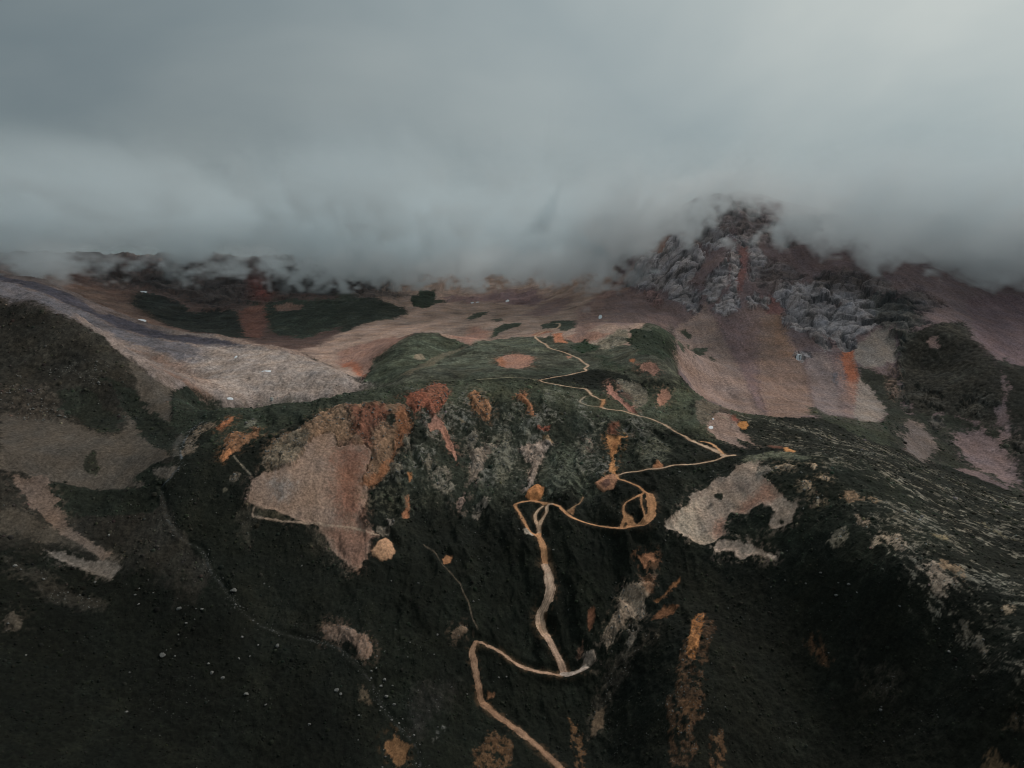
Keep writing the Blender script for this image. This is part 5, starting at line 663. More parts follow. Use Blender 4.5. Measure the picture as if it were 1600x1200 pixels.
mot = sstep(.05, .75, N_EDGE * .55 + .55 * fbm(X, Y * .6, 48.0, 4, 141))[..., None]
mw = .55 * mot * (~high)[..., None]
COL = COL * (1 - mw) + np.array((.027, .027, .019), np.float32) * mw
clip_mask = None
for pts, col, o in GROUND:
    f = o.get('f', 1.5) * (.6 if o.get('a', 1) == 1 else 1.5) + .25; rg = o.get('r', 3) * .62
    res = poly_sd(pts, 2 * f + rg * 2.4 + 2)
    if res is None:
        continue
    sl, sd = res
    m = sstep(-f, f, sd + rg * N_EDGE[sl] + (.35 * f + .30 * rg) * N_SPK[sl] + .35 * f * (N_WHITE[sl] - .5))
    d = DD[sl]
    if 'dn' in o: m = m * (d > o['dn'])
    if 'dx' in o: m = m * (d < o['dx'])
    core = m > .5
    if 'sp' in o:      # broken rock showing through the turf
        q = .9 * (.5 - o['sp'])
        m = m * sstep(q - .18, q + .18, N_SPK[sl] * .6 + N_RID[sl] * .35 - .3)
    if 'st' in o:      # bedrock ribs running along the fall line
        a = o['st']; x = X[sl]; y = Y[sl]
        u = x * math.cos(a) + y * math.sin(a); v = -x * math.sin(a) + y * math.cos(a)
        st = fbm(u / 13.0 + .4 * N_EDGE[sl], v / 4.6 + .5 * N_EDGE[sl], 1.0, 4, 301, gain=.72) + .7 * fbm(u / 70, v / 28, 1.0, 3, 331)
        q = .72 - o['cov']
        m = m * sstep(q - .1, q + .45, st) * .8
    m = m * o.get('a', 1.0)
    if 'clip' in o and clip_mask is not None:
        full = np.zeros((NR, NC), np.float32); full[clip_mask[0]] = clip_mask[1]
        m = m * full[sl]
    elif o.get('p') == 'bare_patch':
        clip_mask = (sl, m.copy())
    k = o.get('k', 'v')
    v = o.get('v', .2)
    if 'p' in o and k in 'sc':                # loose stones and bare soil thinning out into the turf around the patch
        hl = sstep(-9 - rg, 0, sd + 2.5 * N_EDGE[sl]) * sstep(-.05, .5, N_SPK[sl] + .5 * N_EDGE[sl] - .1) * .42 * (1 - m)
        if 'dn' in o: hl = hl * (d > o['dn'])
        h3 = hl[..., None]; COL[sl] = COL[sl] * (1 - h3) + np.array(col, np.float32) * .8 * h3
    var = 1 + v * np.clip(N_VAR[sl], -1.2, 1.2) + ((.16 * N_RUN[sl] + .10 * fbm(X[sl] / 26, Y[sl] / 220, 1.0, 3, 195)) if k in 'sg' else .0) + (.18 * fbm(X[sl] / 60, Y[sl] / 22, 1.0, 4, 181, gain=.6) if k == 'b' else 0)
    if k == 'u':
        var = var * (1.05 + .55 * np.clip(fbm(X[sl] / 34 + .3 * N_EDGE[sl], Y[sl] / 14, 1.0, 4, 161, gain=.65), -.8, 1.2))
    if k in 'vuw':
        var = var * (.82 + .5 * mot[..., 0][sl]) * (1 + .3 * np.clip(N_FINE[sl], -1, 1))
    if k == 'g':
        var = var * (1 + .26 * (N_RID[sl] - .8) + .16 * np.clip(N_FINE[sl], -1, 1))
    if k in 'cKrw':
        var = var * (1 + (.2 if k == 'K' else .45) * np.clip(N_FINE[sl], -1, 1))
    cc = np.array(col, np.float32)[None, None] * var[..., None]
    m3 = m[..., None]
    COL[sl] = COL[sl] * (1 - m3) + cc * m3
    AMP[sl] = AMP[sl] * (1 - m3) + np.array(KIND[k], np.float32) * m3
    if 'h' in o:
        HEAP[sl] = np.maximum(HEAP[sl], o['h'] * sstep(-1.0, o.get('hw', 7.0), sd) * (('reg' not in o) | core))
    if 'p' in o and k in 'sc' and 'sp' not in o:      # outcrops stand proud of the turf, bare ground lies hollowed into it
        lift = np.where(m > 0, (2.4 if k == 'c' else -1.5) * sstep(-1.0, 5.0, sd + .5 * rg * N_EDGE[sl]), 0)
        HEAP[sl] = np.where(np.abs(lift) > .05, lift, HEAP[sl])
    if 'reg' in o:
        PIECES.append(dict(name=o['reg'], kind='region')); i = len(PIECES) - 1
        REG[sl][core] = i; PID[sl][core] = i
    elif 'thing' in o:
        PIECES.append(dict(name=o['thing'], kind='thing', label=o['label'])); PID[sl][core] = len(PIECES) - 1
    elif 'p' in o:
        PIECES.append(dict(name=o['p'], kind='part')); PID[sl][core] = len(PIECES) - 1
    elif k in 'vuw' and 'sp' not in o:
        PID[sl][core] = REG[sl][core]

# ---------------------------------------------------------------- broken grey rock on the ribs of the front hill
fz = sstep(945, 900, DD) * sstep(700, 790, DD) * sstep(-.26, -.12, TH) * sstep(.30, .12, TH)
rk = fz * sstep(.0, .5, fbm(X + 10 * N_EDGE, Y * .4, 36.0, 3, 447) + .1) * sstep(.38, .95, .55 * ridged(X + 14 * N_EDGE, Y * .4, 40.0, 3, 441) + .5 * N_SPK + .35 * N_FINE + .25 * N_VAR - .1) * sstep(.6, .85, AMP[..., 0]) * .75
rc = np.array((.215, .195, .165), np.float32) * (1 + .35 * np.clip(N_FINE, -1, 1) + .25 * (N_WHITE - .5))[..., None]
COL = COL * (1 - rk[..., None]) + rc * rk[..., None]
AMP = AMP * (1 - rk[..., None]) + np.array(KIND['r'], np.float32) * rk[..., None]

# ---------------------------------------------------------------- rock relief, hummocks, gullies
gul = sstep(560 * S_, 500 * S_, DD) * sstep(250 * S_, 330 * S_, DD) * sstep(-.5, -.12, TH) * sstep(.45, .2, TH)
Z = Zb + gul * (ridged(X + 3 * N_EDGE, Y * .4, 17.0, 3, 411) - .9) * 1.8
RIB = ribs(X, Y)
smoothed = sstep(.5, .15, AMP[..., 0] + AMP[..., 1])       # loose scree and spoil fill the gullies
Z = Z - .8 * RIB * smoothed
Zb = Zb - .8 * RIB * smoothed
# tracks: level the ground across them, colour them
ROADM = np.zeros((NR, NC), np.float32)
TRK = {}
for pts, w, col, name, o in TRACKS:
    P = np.array(pts, float)
    # smooth the plan line
    q = [P[0]]
    for i in range(len(P) - 1):
        p0 = P[max(i - 1, 0)]; p1 = P[i]; p2 = P[i + 1]; p3 = P[min(i + 2, len(P) - 1)]
        for t in (.25, .5, .75, 1):
            q.append(.5 * ((2 * p1) + (-p0 + p2) * t + (2 * p0 - 5 * p1 + 4 * p2 - p3) * t * t + (-p0 + 3 * p1 - 3 * p2 + p3) * t ** 3))
    P = np.array(q)
    zc = sample(Zb, P[:, 0], P[:, 1])
    zc = np.convolve(np.pad(zc, 2, mode='edge'), np.ones(5) / 5, 'valid')
    if name == 'stream': zc = zc - .5
    best = {}
    pad = w * 2.2 + 4
    gc, gr = grid_ij(P[:, 0], P[:, 1])
    r0 = max(0, int(gr.min()) - 40); r1 = min(NR, int(gr.max()) + 40); c0 = max(0, int(gc.min()) - 30); c1 = min(NC, int(gc.max()) + 30)
    sl = (slice(r0, r1), slice(c0, c1)); x = X[sl]; y = Y[sl]
    dist = np.full(x.shape, 1e9, np.float32); zz = np.zeros(x.shape, np.float32); sidec = np.zeros(x.shape, np.float32); along = np.zeros(x.shape, np.float32)
    acc = 0.0
    for i in range(len(P) - 1):
        a, b = P[i], P[i + 1]
        mx0, mx1 = min(a[0], b[0]) - pad, max(a[0], b[0]) + pad; my0, my1 = min(a[1], b[1]) - pad, max(a[1], b[1]) + pad
        sel = np.where((x > mx0) & (x < mx1) & (y > my0) & (y < my1))
        e = b - a; ln = math.hypot(*e) + 1e-6
        if len(sel[0]):
            xx = x[sel]; yy = y[sel]
            t = np.clip(((xx - a[0]) * e[0] + (yy - a[1]) * e[1]) / (ln * ln), 0, 1)
            dx = xx - a[0] - t * e[0]; dy = yy - a[1] - t * e[1]
            d = np.hypot(dx, dy); up = d < dist[sel]
            ii = (sel[0][up], sel[1][up])
            dist[ii] = d[up]; zz[ii] = (zc[i] + (zc[i + 1] - zc[i]) * t)[up]
            sidec[ii] = ((dx * e[1] - dy * e[0]) / ln)[up]; along[ii] = acc + (t * ln)[up]
        acc += ln
    half = w * .5 * (1 + .30 * fbm(x, y, 18.0, 2, 501) + .30 * fbm(x, y, 6.0, 2, 507))
    near = dist < 1e8
    px = DD[sl] / 683.0          # ground size of one grid step
    m = np.where(near, sstep(half + .45 * px, half - .35 * px, dist + .35 * px * N_SPK[sl]), 0)
    cut = np.where(near, sstep(w * 1.6 + 2, w * .55, dist), 0)
    if name != 'footpath':
        Z[sl] = Z[sl] * (1 - cut) + zz * cut
    var = 1 + .28 * N_FINE[sl] + .28 * N_VAR[sl] + .16 * (N_WHITE[sl] - .5)
    if w > 3:
        var = var + .13 * np.cos(sidec / (w * .5) * 5.2 + .8 * fbm(along, sidec * 0, 30, 2, 521)) * sstep(0, .3, m)
    if o.get('ruts'):
        var = var + .5 * fbm(sidec / 1.7, along / 45, 1.0, 3, 541)
    cc = np.array(col, np.float32)[None, None] * var[..., None]
    if name == 'stream':
        m = m * sstep(-.2, .4, N_SPK[sl] + .4 * N_EDGE[sl])
    if name == 'dirt_road':                    # disturbed soil of the verges and the cut bank
        vg = np.where(near, sstep(w * 1.3 + 1.5, w * .45, dist), 0) * sstep(-.1, .5, N_SPK[sl] * .6 + .5 * N_EDGE[sl] + .1) * .5
        v3 = vg[..., None]; COL[sl] = COL[sl] * (1 - v3) + np.array((.13, .075, .042), np.float32) * v3
    m3 = m[..., None]
    COL[sl] = COL[sl] * (1 - m3) + cc * m3
    AMP[sl] = AMP[sl] * (1 - m3) + np.array(KIND['e'], np.float32) * m3
    shade = np.where(near, sstep(w * 1.5 + 2, w * .5, dist), 0)
    AMP[sl][..., 3] *= 1 - shade
    if name not in TRK:
        PIECES.append(dict(name=name, kind='track')); TRK[name] = len(PIECES) - 1
    PID[sl][m > .5] = TRK[name]
    ROADM[sl] = np.maximum(ROADM[sl], cut * (name != 'footpath'))

def cells(x, y, lam, seed):
    """cellular blocks: distance to the crack, a random level and a random tilt for each block"""
    u = x / lam; v = y / lam; iu = np.floor(u); iv = np.floor(v)
    f1 = np.full(x.shape, 9., np.float32); f2 = f1.copy(); rnd = np.zeros_like(f1); tl = np.zeros_like(f1)
    for di in (-1, 0, 1):
        for dj in (-1, 0, 1):
            a = (iu + di).astype(np.int32); c = (iv + dj).astype(np.int32)
            h = hash2(a, c, seed); h2 = hash2(a, c, seed + 91)
            qx = a + (h & np.uint32(1023)).astype(np.float32) / 1023 - u; qy = c + ((h >> np.uint32(10)) & np.uint32(1023)).astype(np.float32) / 1023 - v
            d = np.hypot(qx, qy).astype(np.float32)
            nearer = d < f1
            f2 = np.where(nearer, f1, np.minimum(f2, d))
            r1 = (h2 & np.uint32(1023)).astype(np.float32) / 1023; r2 = ((h2 >> np.uint32(10)) & np.uint32(1023)).astype(np.float32) / 1023 - .5; r3 = ((h2 >> np.uint32(20)) & np.uint32(1023)).astype(np.float32) / 1023 - .5
            rnd = np.where(nearer, r1, rnd); tl = np.where(nearer, qx * r2 + qy * r3, tl)
            f1 = np.where(nearer, d, f1)
    return f2 - f1, rnd - .5, tl
ROCK = np.where((AMP[..., 1] + AMP[..., 2]) > .25)
xr, yr = X[ROCK], Y[ROCK]; er = N_EDGE[ROCK]; ar = AMP[ROCK]
wb = np.clip(ar[:, 2] / 26.0, 0, 1); ws = np.clip(ar[:, 1] / 4.0, 0, 1)
ck1, rn1, tl1 = cells(xr + 10 * er + .3 * yr, yr * .85, 62.0, 901)
ck2, rn2, tl2 = cells(xr + 4 * er - .25 * yr, yr * .9, 23.0, 907)
fr_ = N_FINE[ROCK]
ck3, rn3, tl3 = cells(xr + 5 * er + 2.5 * fr_ + .3 * yr, yr * .55 + 3 * fr_, 10.0, 911)
ck4, rn4, tl4 = cells(xr + 2 * er + 2 * fr_, yr * .7 + 2 * er, 4.2, 917)
brk = .25 + .75 * sstep(-.35, .45, fbm(xr, yr, 26.0, 3, 923))
nearw = sstep(1300, 900, np.hypot(xr, yr)) * brk
dz = wb * (9 * rn1 + 22 * tl1 - 5 * (1 - sstep(0, .22, ck1)) + 3.2 * rn2 + 9 * tl2 - 1.8 * (1 - sstep(0, .2, ck2)))
dz += ws * (1 - .6 * wb) * nearw * (1.6 * rn3 + 3.6 * tl3 - 1.1 * (1 - sstep(0, .2, ck3)) + .7 * rn4 + 1.4 * tl4 - .4 * (1 - sstep(0, .2, ck4)))
Z[ROCK] += dz
COL[ROCK] *= (1 + np.maximum(wb, .8 * ws) * (.22 * rn2 + .25 * rn1 + .30 * rn3 * nearw + .25 * rn4 * nearw))[:, None]
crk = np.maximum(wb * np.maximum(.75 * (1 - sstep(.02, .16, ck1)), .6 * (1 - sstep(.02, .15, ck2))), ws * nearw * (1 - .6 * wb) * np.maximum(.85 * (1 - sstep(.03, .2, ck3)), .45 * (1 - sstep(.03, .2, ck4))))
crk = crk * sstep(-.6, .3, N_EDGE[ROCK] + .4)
COL[ROCK] = COL[ROCK] * (1 - crk[:, None]) + (np.array((.022, .022, .018), np.float32) + wb[:, None] * np.array((.012, .014, .020), np.float32)) * crk[:, None]   # darker colour along the cracks, bluer on the big crags
calm = 1 - .85 * ROADM
fard = np.clip(DD / 1000.0, .7, 3)
Z = Z + HEAP + np.where(REG == [i for i, q in enumerate(PIECES) if q['name'] == 'rock_glacier'][0], 2.2 * (ridged(X * .8 + Y * .35 + 5 * N_EDGE, Y * .6 - X * .3, 42.0, 3, 431) - .9), 0)
Z = Z + (AMP[..., 0] * N_FINE * .8 + AMP[..., 1] * .5 * (N_MID - .55) + AMP[..., 2] * .8 * (N_BIG - .4)) * calm
lw = 17.0                                  # bedding ledges in the cliffs
ph = (Z + 5 * N_EDGE + .12 * X) / lw; fr = ph - np.floor(ph)
Z = Z + np.clip(AMP[..., 2] / 20.0, 0, 1) * lw * .35 * (sstep(.1, .55, fr) - fr) + np.clip(AMP[..., 1] / 4.0, 0, 1) * .35 * N_SPK
grain = AMP[..., 4] * ((N_WHITE - .5) * 1.5 + .5 * N_SPK)
COL = np.clip(COL * (1 + grain)[..., None], .001, .8)
lum = COL.mean(-1, keepdims=True)
hue = fbm(X, Y, 33.0, 3, 601)[..., None]
COL = COL * (1 + .06 * hue * np.array((1, .1, -.9), np.float32))

# ---------------------------------------------------------------- normals of the whole sheet, then one mesh for each piece
Pn = np.stack([X, Y, Z], -1)
du = np.empty_like(Pn); dv = np.empty_like(Pn)
du[:, 1:-1] = Pn[:, 2:] - Pn[:, :-2]; du[:, 0] = Pn[:, 1] - Pn[:, 0]; du[:, -1] = Pn[:, -1] - Pn[:, -2]
dv[1:-1] = Pn[2:] - Pn[:-2]; dv[0] = Pn[1] - Pn[0]; dv[-1] = Pn[-1] - Pn[-2]
NRM = np.cross(du, dv); NRM /= np.linalg.norm(NRM, axis=-1, keepdims=True)
flat_id = np.arange(NR * NC).reshape(NR, NC)
# counter-clockwise from above: columns run west to east, rows run outward
QUADS = np.stack([flat_id[:-1, :-1], flat_id[:-1, 1:], flat_id[1:, 1:], flat_id[1:, :-1]], -1).reshape(-1, 4)
FID = PID[:-1, :-1].reshape(-1)
cnt = np.bincount(FID, minlength=len(PIECES))
small = np.where(cnt < 25)[0]
FREG = REG[:-1, :-1].reshape(-1)
FID = np.where(np.isin(FID, small), FREG, FID)
PV = Pn.reshape(-1, 3); NV = NRM.reshape(-1, 3); CV = COL.reshape(-1, 3)

def mesh_np(name, verts, faces, cols=None, normals=None, mat=None, smooth=True):
    me = bpy.data.meshes.new(name)
    nf, k = faces.shape
    me.vertices.add(len(verts)); me.vertices.foreach_set('co', np.ascontiguousarray(verts, np.float32).ravel())
    me.loops.add(nf * k); me.loops.foreach_set('vertex_index', np.ascontiguousarray(faces, np.int32).ravel())
    me.polygons.add(nf)
    me.polygons.foreach_set('loop_start', np.arange(0, nf * k, k, dtype=np.int32))
    me.polygons.foreach_set('loop_total', np.full(nf, k, np.int32))
    me.update(calc_edges=True)
    if smooth:
        me.polygons.foreach_set('use_smooth', np.ones(nf, bool))
    if cols is not None:
        a = me.color_attributes.new('Col', 'FLOAT_COLOR', 'POINT')
        a.data.foreach_set('color', np.concatenate([cols, np.ones((len(cols), 1))], 1).astype(np.float32).ravel())
    if normals is not None:
        me.normals_split_custom_set_from_vertices(normals.tolist())
    if mat: me.materials.append(mat)
    return me

def piece_mesh(name, sel, mat):
    q = QUADS[sel]
    u, inv = np.unique(q, return_inverse=True)
    return mesh_np(name, PV[u], inv.reshape(q.shape), CV[u], None, mat)

order = np.argsort(FID, kind='stable')
bounds = np.searchsorted(FID[order], np.arange(len(PIECES) + 1))
region_obj = {}
REGION_LABEL = {
    'hillside': 'dark green front hillside cut by the winding dirt road',
    'hill_left': 'brown craggy hill with grey scree at the left edge',
    'rock_glacier': 'long grey tongue of rock debris flowing down from the left',
    'basin': 'pinkish brown stony basin below the cloud in the distance',
    'mountain_right': 'craggy peak with fans of scree wrapped in cloud on the right',
    'ridge_far': 'dark far ridge half hidden in cloud at the left',
    'upland': 'gently rolling grassy upland behind the hill crest'}
def piece_sel(i):
    return order[bounds[i]:bounds[i + 1]]
for i, p in enumerate(PIECES):
    sel = piece_sel(i)
    if len(sel) == 0 or p['kind'] == 'part':
        continue
    o = link(bpy.data.objects.new(p['name'], piece_mesh(p['name'], sel, M_ROAD if p['kind'] == 'track' else M_GROUND)))
    if p['kind'] == 'region':
        region_obj[i] = o
        tag(o, REGION_LABEL[p['name']], None, None, 'structure')
    elif p['kind'] == 'track':
        tag(o, {'dirt_road': 'pale orange dirt road winding up the hillside in switchbacks', 'footpath': 'thin pale footpath crossing the scree fan and the dark slope',
                'stream': 'small stony stream running down the gully on the left'}[p['name']], None, None, 'structure')
    else:
        tag(o, p['label'], 'spoil heap', 'heaps of orange mine spoil')
for i, p in enumerate(PIECES):
    sel = piece_sel(i)
    if len(sel) == 0 or p['kind'] != 'part':
        continue
    r = np.bincount(FREG[sel]).argmax()
    link(bpy.data.objects.new(p['name'], piece_mesh(p['name'], sel, M_GROUND)), region_obj.get(r, region_obj[0]))

# the land goes on outside the view
nt, nd = 90, 40
ta = np.concatenate([np.linspace(T1 - .002, 2 * math.pi + T0 + .002, nt)])
da = np.exp(np.linspace(math.log(30.0), math.log(rows_d[-1]), nd))
TA, DA = np.meshgrid(ta, da)
tcl = np.where(TA > math.pi, T0, T1); w = np.abs((TA - (T1 + 2 * math.pi + T0) / 2) / ((2 * math.pi + T0 - T1) / 2))
ze = land.at(np.where(TA > math.pi, T0, T1) * np.ones_like(TA), np.log(np.maximum(DA, rows_d[0])))
mean = 400 - 180 * S_ * sstep(9000, 300, DA)
w = sstep(0, 1, w)
xo, yo = np.sin(TA) * DA, np.cos(TA) * DA
zo = ze * w + (50 + 200 * sstep(500, 4000, DA)) * (1 - w) + fbm(xo, yo, 400.0, 4, 701) * 18 * (1 - w) - 1.5
fid = np.arange(nd * nt).reshape(nd, nt)
qa = np.stack([fid[:-1, :-1], fid[:-1, 1:], fid[1:, 1:], fid[1:, :-1]], -1).reshape(-1, 4)
va = np.stack([xo, yo, zo], -1).reshape(-1, 3)
# the near disc under the viewpoint
tb = np.linspace(T0 - .002, T1 + .002, 40); db = np.exp(np.linspace(math.log(30.0), math.log(rows_d[0] + .5), 14))
TB, DB = np.meshgrid(tb, db)
zb = land.at(TB, np.full_like(TB, math.log(rows_d[0]))) - (rows_d[0] - DB) * .45 * sstep(0, 1, (rows_d[0] - DB) / 200) - .6
fb = np.arange(14 * 40).reshape(14, 40) + len(va)
qb = np.stack([fb[:-1, :-1], fb[:-1, 1:], fb[1:, 1:], fb[1:, :-1]], -1).reshape(-1, 4)
vb = np.stack([np.sin(TB) * DB, np.cos(TB) * DB, zb], -1).reshape(-1, 3)
vall = np.concatenate([va, vb])
fw = sstep(900, 1500, np.hypot(vall[:, 0], vall[:, 1]))[:, None]
call = (np.array((.017, .018, .013))[None] * (1 - fw) + np.array((.10, .075, .066))[None] * fw) * (1 + .5 * fbm(vall[:, 0], vall[:, 1], 90, 3, 721))[:, None]
o = link(bpy.data.objects.new('terrain', mesh_np('terrain', vall, np.concatenate([qa, qb]), call, None, M_GROUND)))
tag(o, 'dark valley ground that goes on around the hillside', None, None, 'structure')

# ---------------------------------------------------------------- low shrubs: too many to count
def shrubs(n):
    dens = AMP[..., 3] * (DD < 1250) * (1 - ROADM)
    dens = dens * (.35 + .9 * sstep(-.2, .5, N_EDGE))
    p = dens.ravel() / dens.sum()
    idx = rng.choice(NR * NC, n, p=p)
    r, c = np.unravel_index(idx, (NR, NC))
    r = np.clip(r, 1, NR - 2); c = np.clip(c, 1, NC - 2)
    pos = Pn[r, c] + rng.normal(0, .5, (n, 3)) * (1, 1, 0)
    px = DD[r, c] / 683.0
    size = px * (.40 + rng.gamma(1.5, .32, n))
    ringn = 5
    a = np.arange(ringn) / ringn * 2 * np.pi
    ang = a[None] + rng.uniform(0, 6.28, (n, 1))
    rad = rng.uniform(.65, 1.2, (n, ringn)) * size[:, None]
    V = np.empty((n, 2 * ringn + 1, 3), np.float32)
    V[:, :ringn, 0] = np.cos(ang) * rad; V[:, :ringn, 1] = np.sin(ang) * rad; V[:, :ringn, 2] = -.5 * size[:, None]
    rad2 = rad * rng.uniform(.6, 1.0, (n, ringn))
    V[:, ringn:2 * ringn, 0] = np.cos(ang + .5) * rad2; V[:, ringn:2 * ringn, 1] = np.sin(ang + .5) * rad2
    V[:, ringn:2 * ringn, 2] = size[:, None] * rng.uniform(.2, .45, (n, ringn))
    V[:, -1] = np.stack([rng.normal(0, .2, n) * size, rng.normal(0, .2, n) * size, size * rng.uniform(.45, .7, n)], -1)
    V += pos[:, None]
    F = []
    for i in range(ringn):
        j = (i + 1) % ringn
        F += [(i, j, ringn + i), (j, ringn + j, ringn + i), (ringn + i, ringn + j, 2 * ringn)]
    F = np.array(F)[None] + (np.arange(n) * (2 * ringn + 1))[:, None, None]
    under = COL[r, c]
    cv = under * rng.uniform(.95, 1.9, (n, 1)) * (1 + rng.normal(0, .08, (n, 3)))
    cols = np.repeat(cv[:, None], 2 * ringn + 1, 1).reshape(-1, 3)
    return mesh_np('shrubs', V.reshape(-1, 3), F.reshape(-1, 3), np.clip(cols, .004, .3), None, M_SHRUB, smooth=True)
o = link(bpy.data.objects.new('shrubs', shrubs(22000)))
tag(o, 'low dark green shrubs and tussocks covering the slopes', 'shrubs', None, 'stuff')

# ---------------------------------------------------------------- boulders
def rock_mesh(name, seed, sub=2):
    import bmesh
    bm = bmesh.new(); bmesh.ops.create_icosphere(bm, subdivisions=sub, radius=1.0)
    r = random.Random(seed)
    planes = []
    for _ in range(9):
        v = np.array([r.gauss(0, 1), r.gauss(0, 1), r.gauss(0, 1)]); v /= np.linalg.norm(v); planes.append((v, r.uniform(.55, .85)))
    for v in bm.verts:
        c = np.array(v.co)
        for n_, d_ in planes:
            t = c @ n_
            if t > d_: c = c - n_ * (t - d_)
        v.co = c * np.array((1.0, .85, .7))
    me = bpy.data.meshes.new(name); bm.to_mesh(me); bm.free(); me.materials.append(M_ROCK)
    return me
rocks = [rock_mesh('boulder_%d' % i, i) for i in range(8)]
def boulder_place(x, y):
    d = math.hypot(x, y); t = math.atan2(x, y)
    if t < -.28:
        if d < 590: return 'on the dark slope at the lower left corner', 'boulders at the lower left'
        if d < 690: return 'on the dark slope left of the stream', 'boulders left of the stream'
        return 'near the upper stream below the left hill', 'boulders near the upper stream'
    if t < -.04:
        if d < 575: return 'in the stony bed of the lower stream', 'boulders in the lower stream'
        if d < 640: return 'between the stream and the lowest road bend', 'boulders beside the lowest road bend'
        return 'on the dark slope below the large scree fan', 'boulders below the scree fan'
    if t < .2:
        return ('on the turf beside the long straight road descent', 'boulders beside the road') if d < 690 else ('on the turf inside the upper road loops', 'boulders inside the road loops')
    return ('on the dark lower flank of the right ridge', 'boulders on the lower right flank') if d < 690 else ('on the knoll above the pale bare patch', 'boulders on the right knoll')
ORD = 'first second third fourth fifth sixth seventh eighth ninth tenth eleventh twelfth thirteenth fourteenth fifteenth sixteenth seventeenth eighteenth nineteenth twentieth'.split()
ORD += ['twenty-' + w for w in ORD[:9]] + ['thirtieth'] + ['thirty-' + w for w in ORD[:9]]
places = {}
for i, (x, y, r) in enumerate(BOULDERS):
    places.setdefault(boulder_place(x, y), []).append(i)
B_LABEL = {}
for (where, grp), ids in places.items():
    ids = sorted(ids, key=lambda i: BOULDERS[i][0] / BOULDERS[i][1])
    big = max(ids, key=lambda i: BOULDERS[i][2])
    for k, i in enumerate(ids):
        if len(ids) > 1 and i == big: lab = 'largest pale boulder ' + where
        elif k == 0: lab = 'leftmost pale boulder ' + where
        elif k == len(ids) - 1: lab = 'rightmost pale boulder ' + where
        else: lab = ORD[k] + ' pale boulder from the left ' + where
        B_LABEL[i] = (lab, grp)
for i, (x, y, r) in enumerate(BOULDERS):
    r = max(r, .55)
    z = float(sample(Z, x, y))
    o = link(bpy.data.objects.new('boulder', rocks[i % 8]))
    o.location = (x, y, z + .08 * r); o.scale = (r * random.uniform(.9, 1.2), r * random.uniform(.9, 1.2), r * random.uniform(.8, 1.1))
    o.rotation_euler = (random.uniform(-.3, .3), random.uniform(-.3, .3), random.uniform(0, 6.28))
    tag(o, B_LABEL[i][0], 'boulder', B_LABEL[i][1])

# small stones in and along the stream and on the dark slopes
def stones(P3, size):
    n = len(P3)
    o8 = np.array([(1, 0, 0), (0, 1, 0), (-1, 0, 0), (0, -1, 0), (0, 0, .8), (0, 0, -.6)], np.float32)
    V = P3[:, None] + o8[None] * size[:, None, None] * rng.uniform(.6, 1.3, (n, 6, 1))
    F = np.array([(0, 1, 4), (1, 2, 4), (2, 3, 4), (3, 0, 4), (1, 0, 5), (2, 1, 5), (3, 2, 5), (0, 3, 5)])[None] + (np.arange(n) * 6)[:, None, None]
    return V.reshape(-1, 3), F.reshape(-1, 3)
sp, ss = [], []
for pts, w, col, name, o in TRACKS:
    if name != 'stream': continue
    P = np.array(pts); seg = np.hypot(*np.diff(P, axis=0).T); cum = np.concatenate([[0], np.cumsum(seg)])
    n = int(cum[-1] * 4.5)
    u = rng.uniform(0, cum[-1], n); x = np.interp(u, cum, P[:, 0]) + rng.normal(0, w * 1.3, n); y = np.interp(u, cum, P[:, 1]) + rng.normal(0, w * 1.3, n)
    keep = fbm(x, y, 30.0, 2, 821) > rng.uniform(-.45, .6, n)
    x, y = x[keep], y[keep]; n = len(x)
    sp.append(np.stack([x, y, sample(Z, x, y)], -1)); ss.append(rng.gamma(1.3, .2, n) + .07)
n = 2600
dens = (AMP[..., 3] * (DD < 1000)) * sstep(.1, .8, fbm(X, Y, 60, 3, 811)); p = dens.ravel() / dens.sum()
idx = rng.choice(NR * NC, n, p=p); r_, c_ = np.unravel_index(idx, (NR, NC))
sp.append(Pn[r_, c_]); ss.append(rng.gamma(1.6, .16, n) + .06)
n = 5200                                  # broken pale rock on the crags of the front hill
dens = np.clip(AMP[..., 1] - .7, 0, 1.5) * (AMP[..., 2] < .5) * (DD < 1050) * sstep(.0, .7, N_SPK + .5 * N_EDGE) * (1 - ROADM); p = dens.ravel() / dens.sum()
idx = rng.choice(NR * NC, n, p=p); r_, c_ = np.unravel_index(idx, (NR, NC))
sp.append(Pn[r_, c_]); ss.append((rng.gamma(1.6, .28, n) + .15) * DD[r_, c_] / 800)
v, f = stones(np.concatenate(sp).astype(np.float32), np.concatenate(ss).astype(np.float32))
o = link(bpy.data.objects.new('stones', mesh_np('stones', v, f, None, None, M_ROCK, smooth=False)))
tag(o, 'scattered small pale stones on the slopes and in the stream bed', 'stones', None, 'stuff')

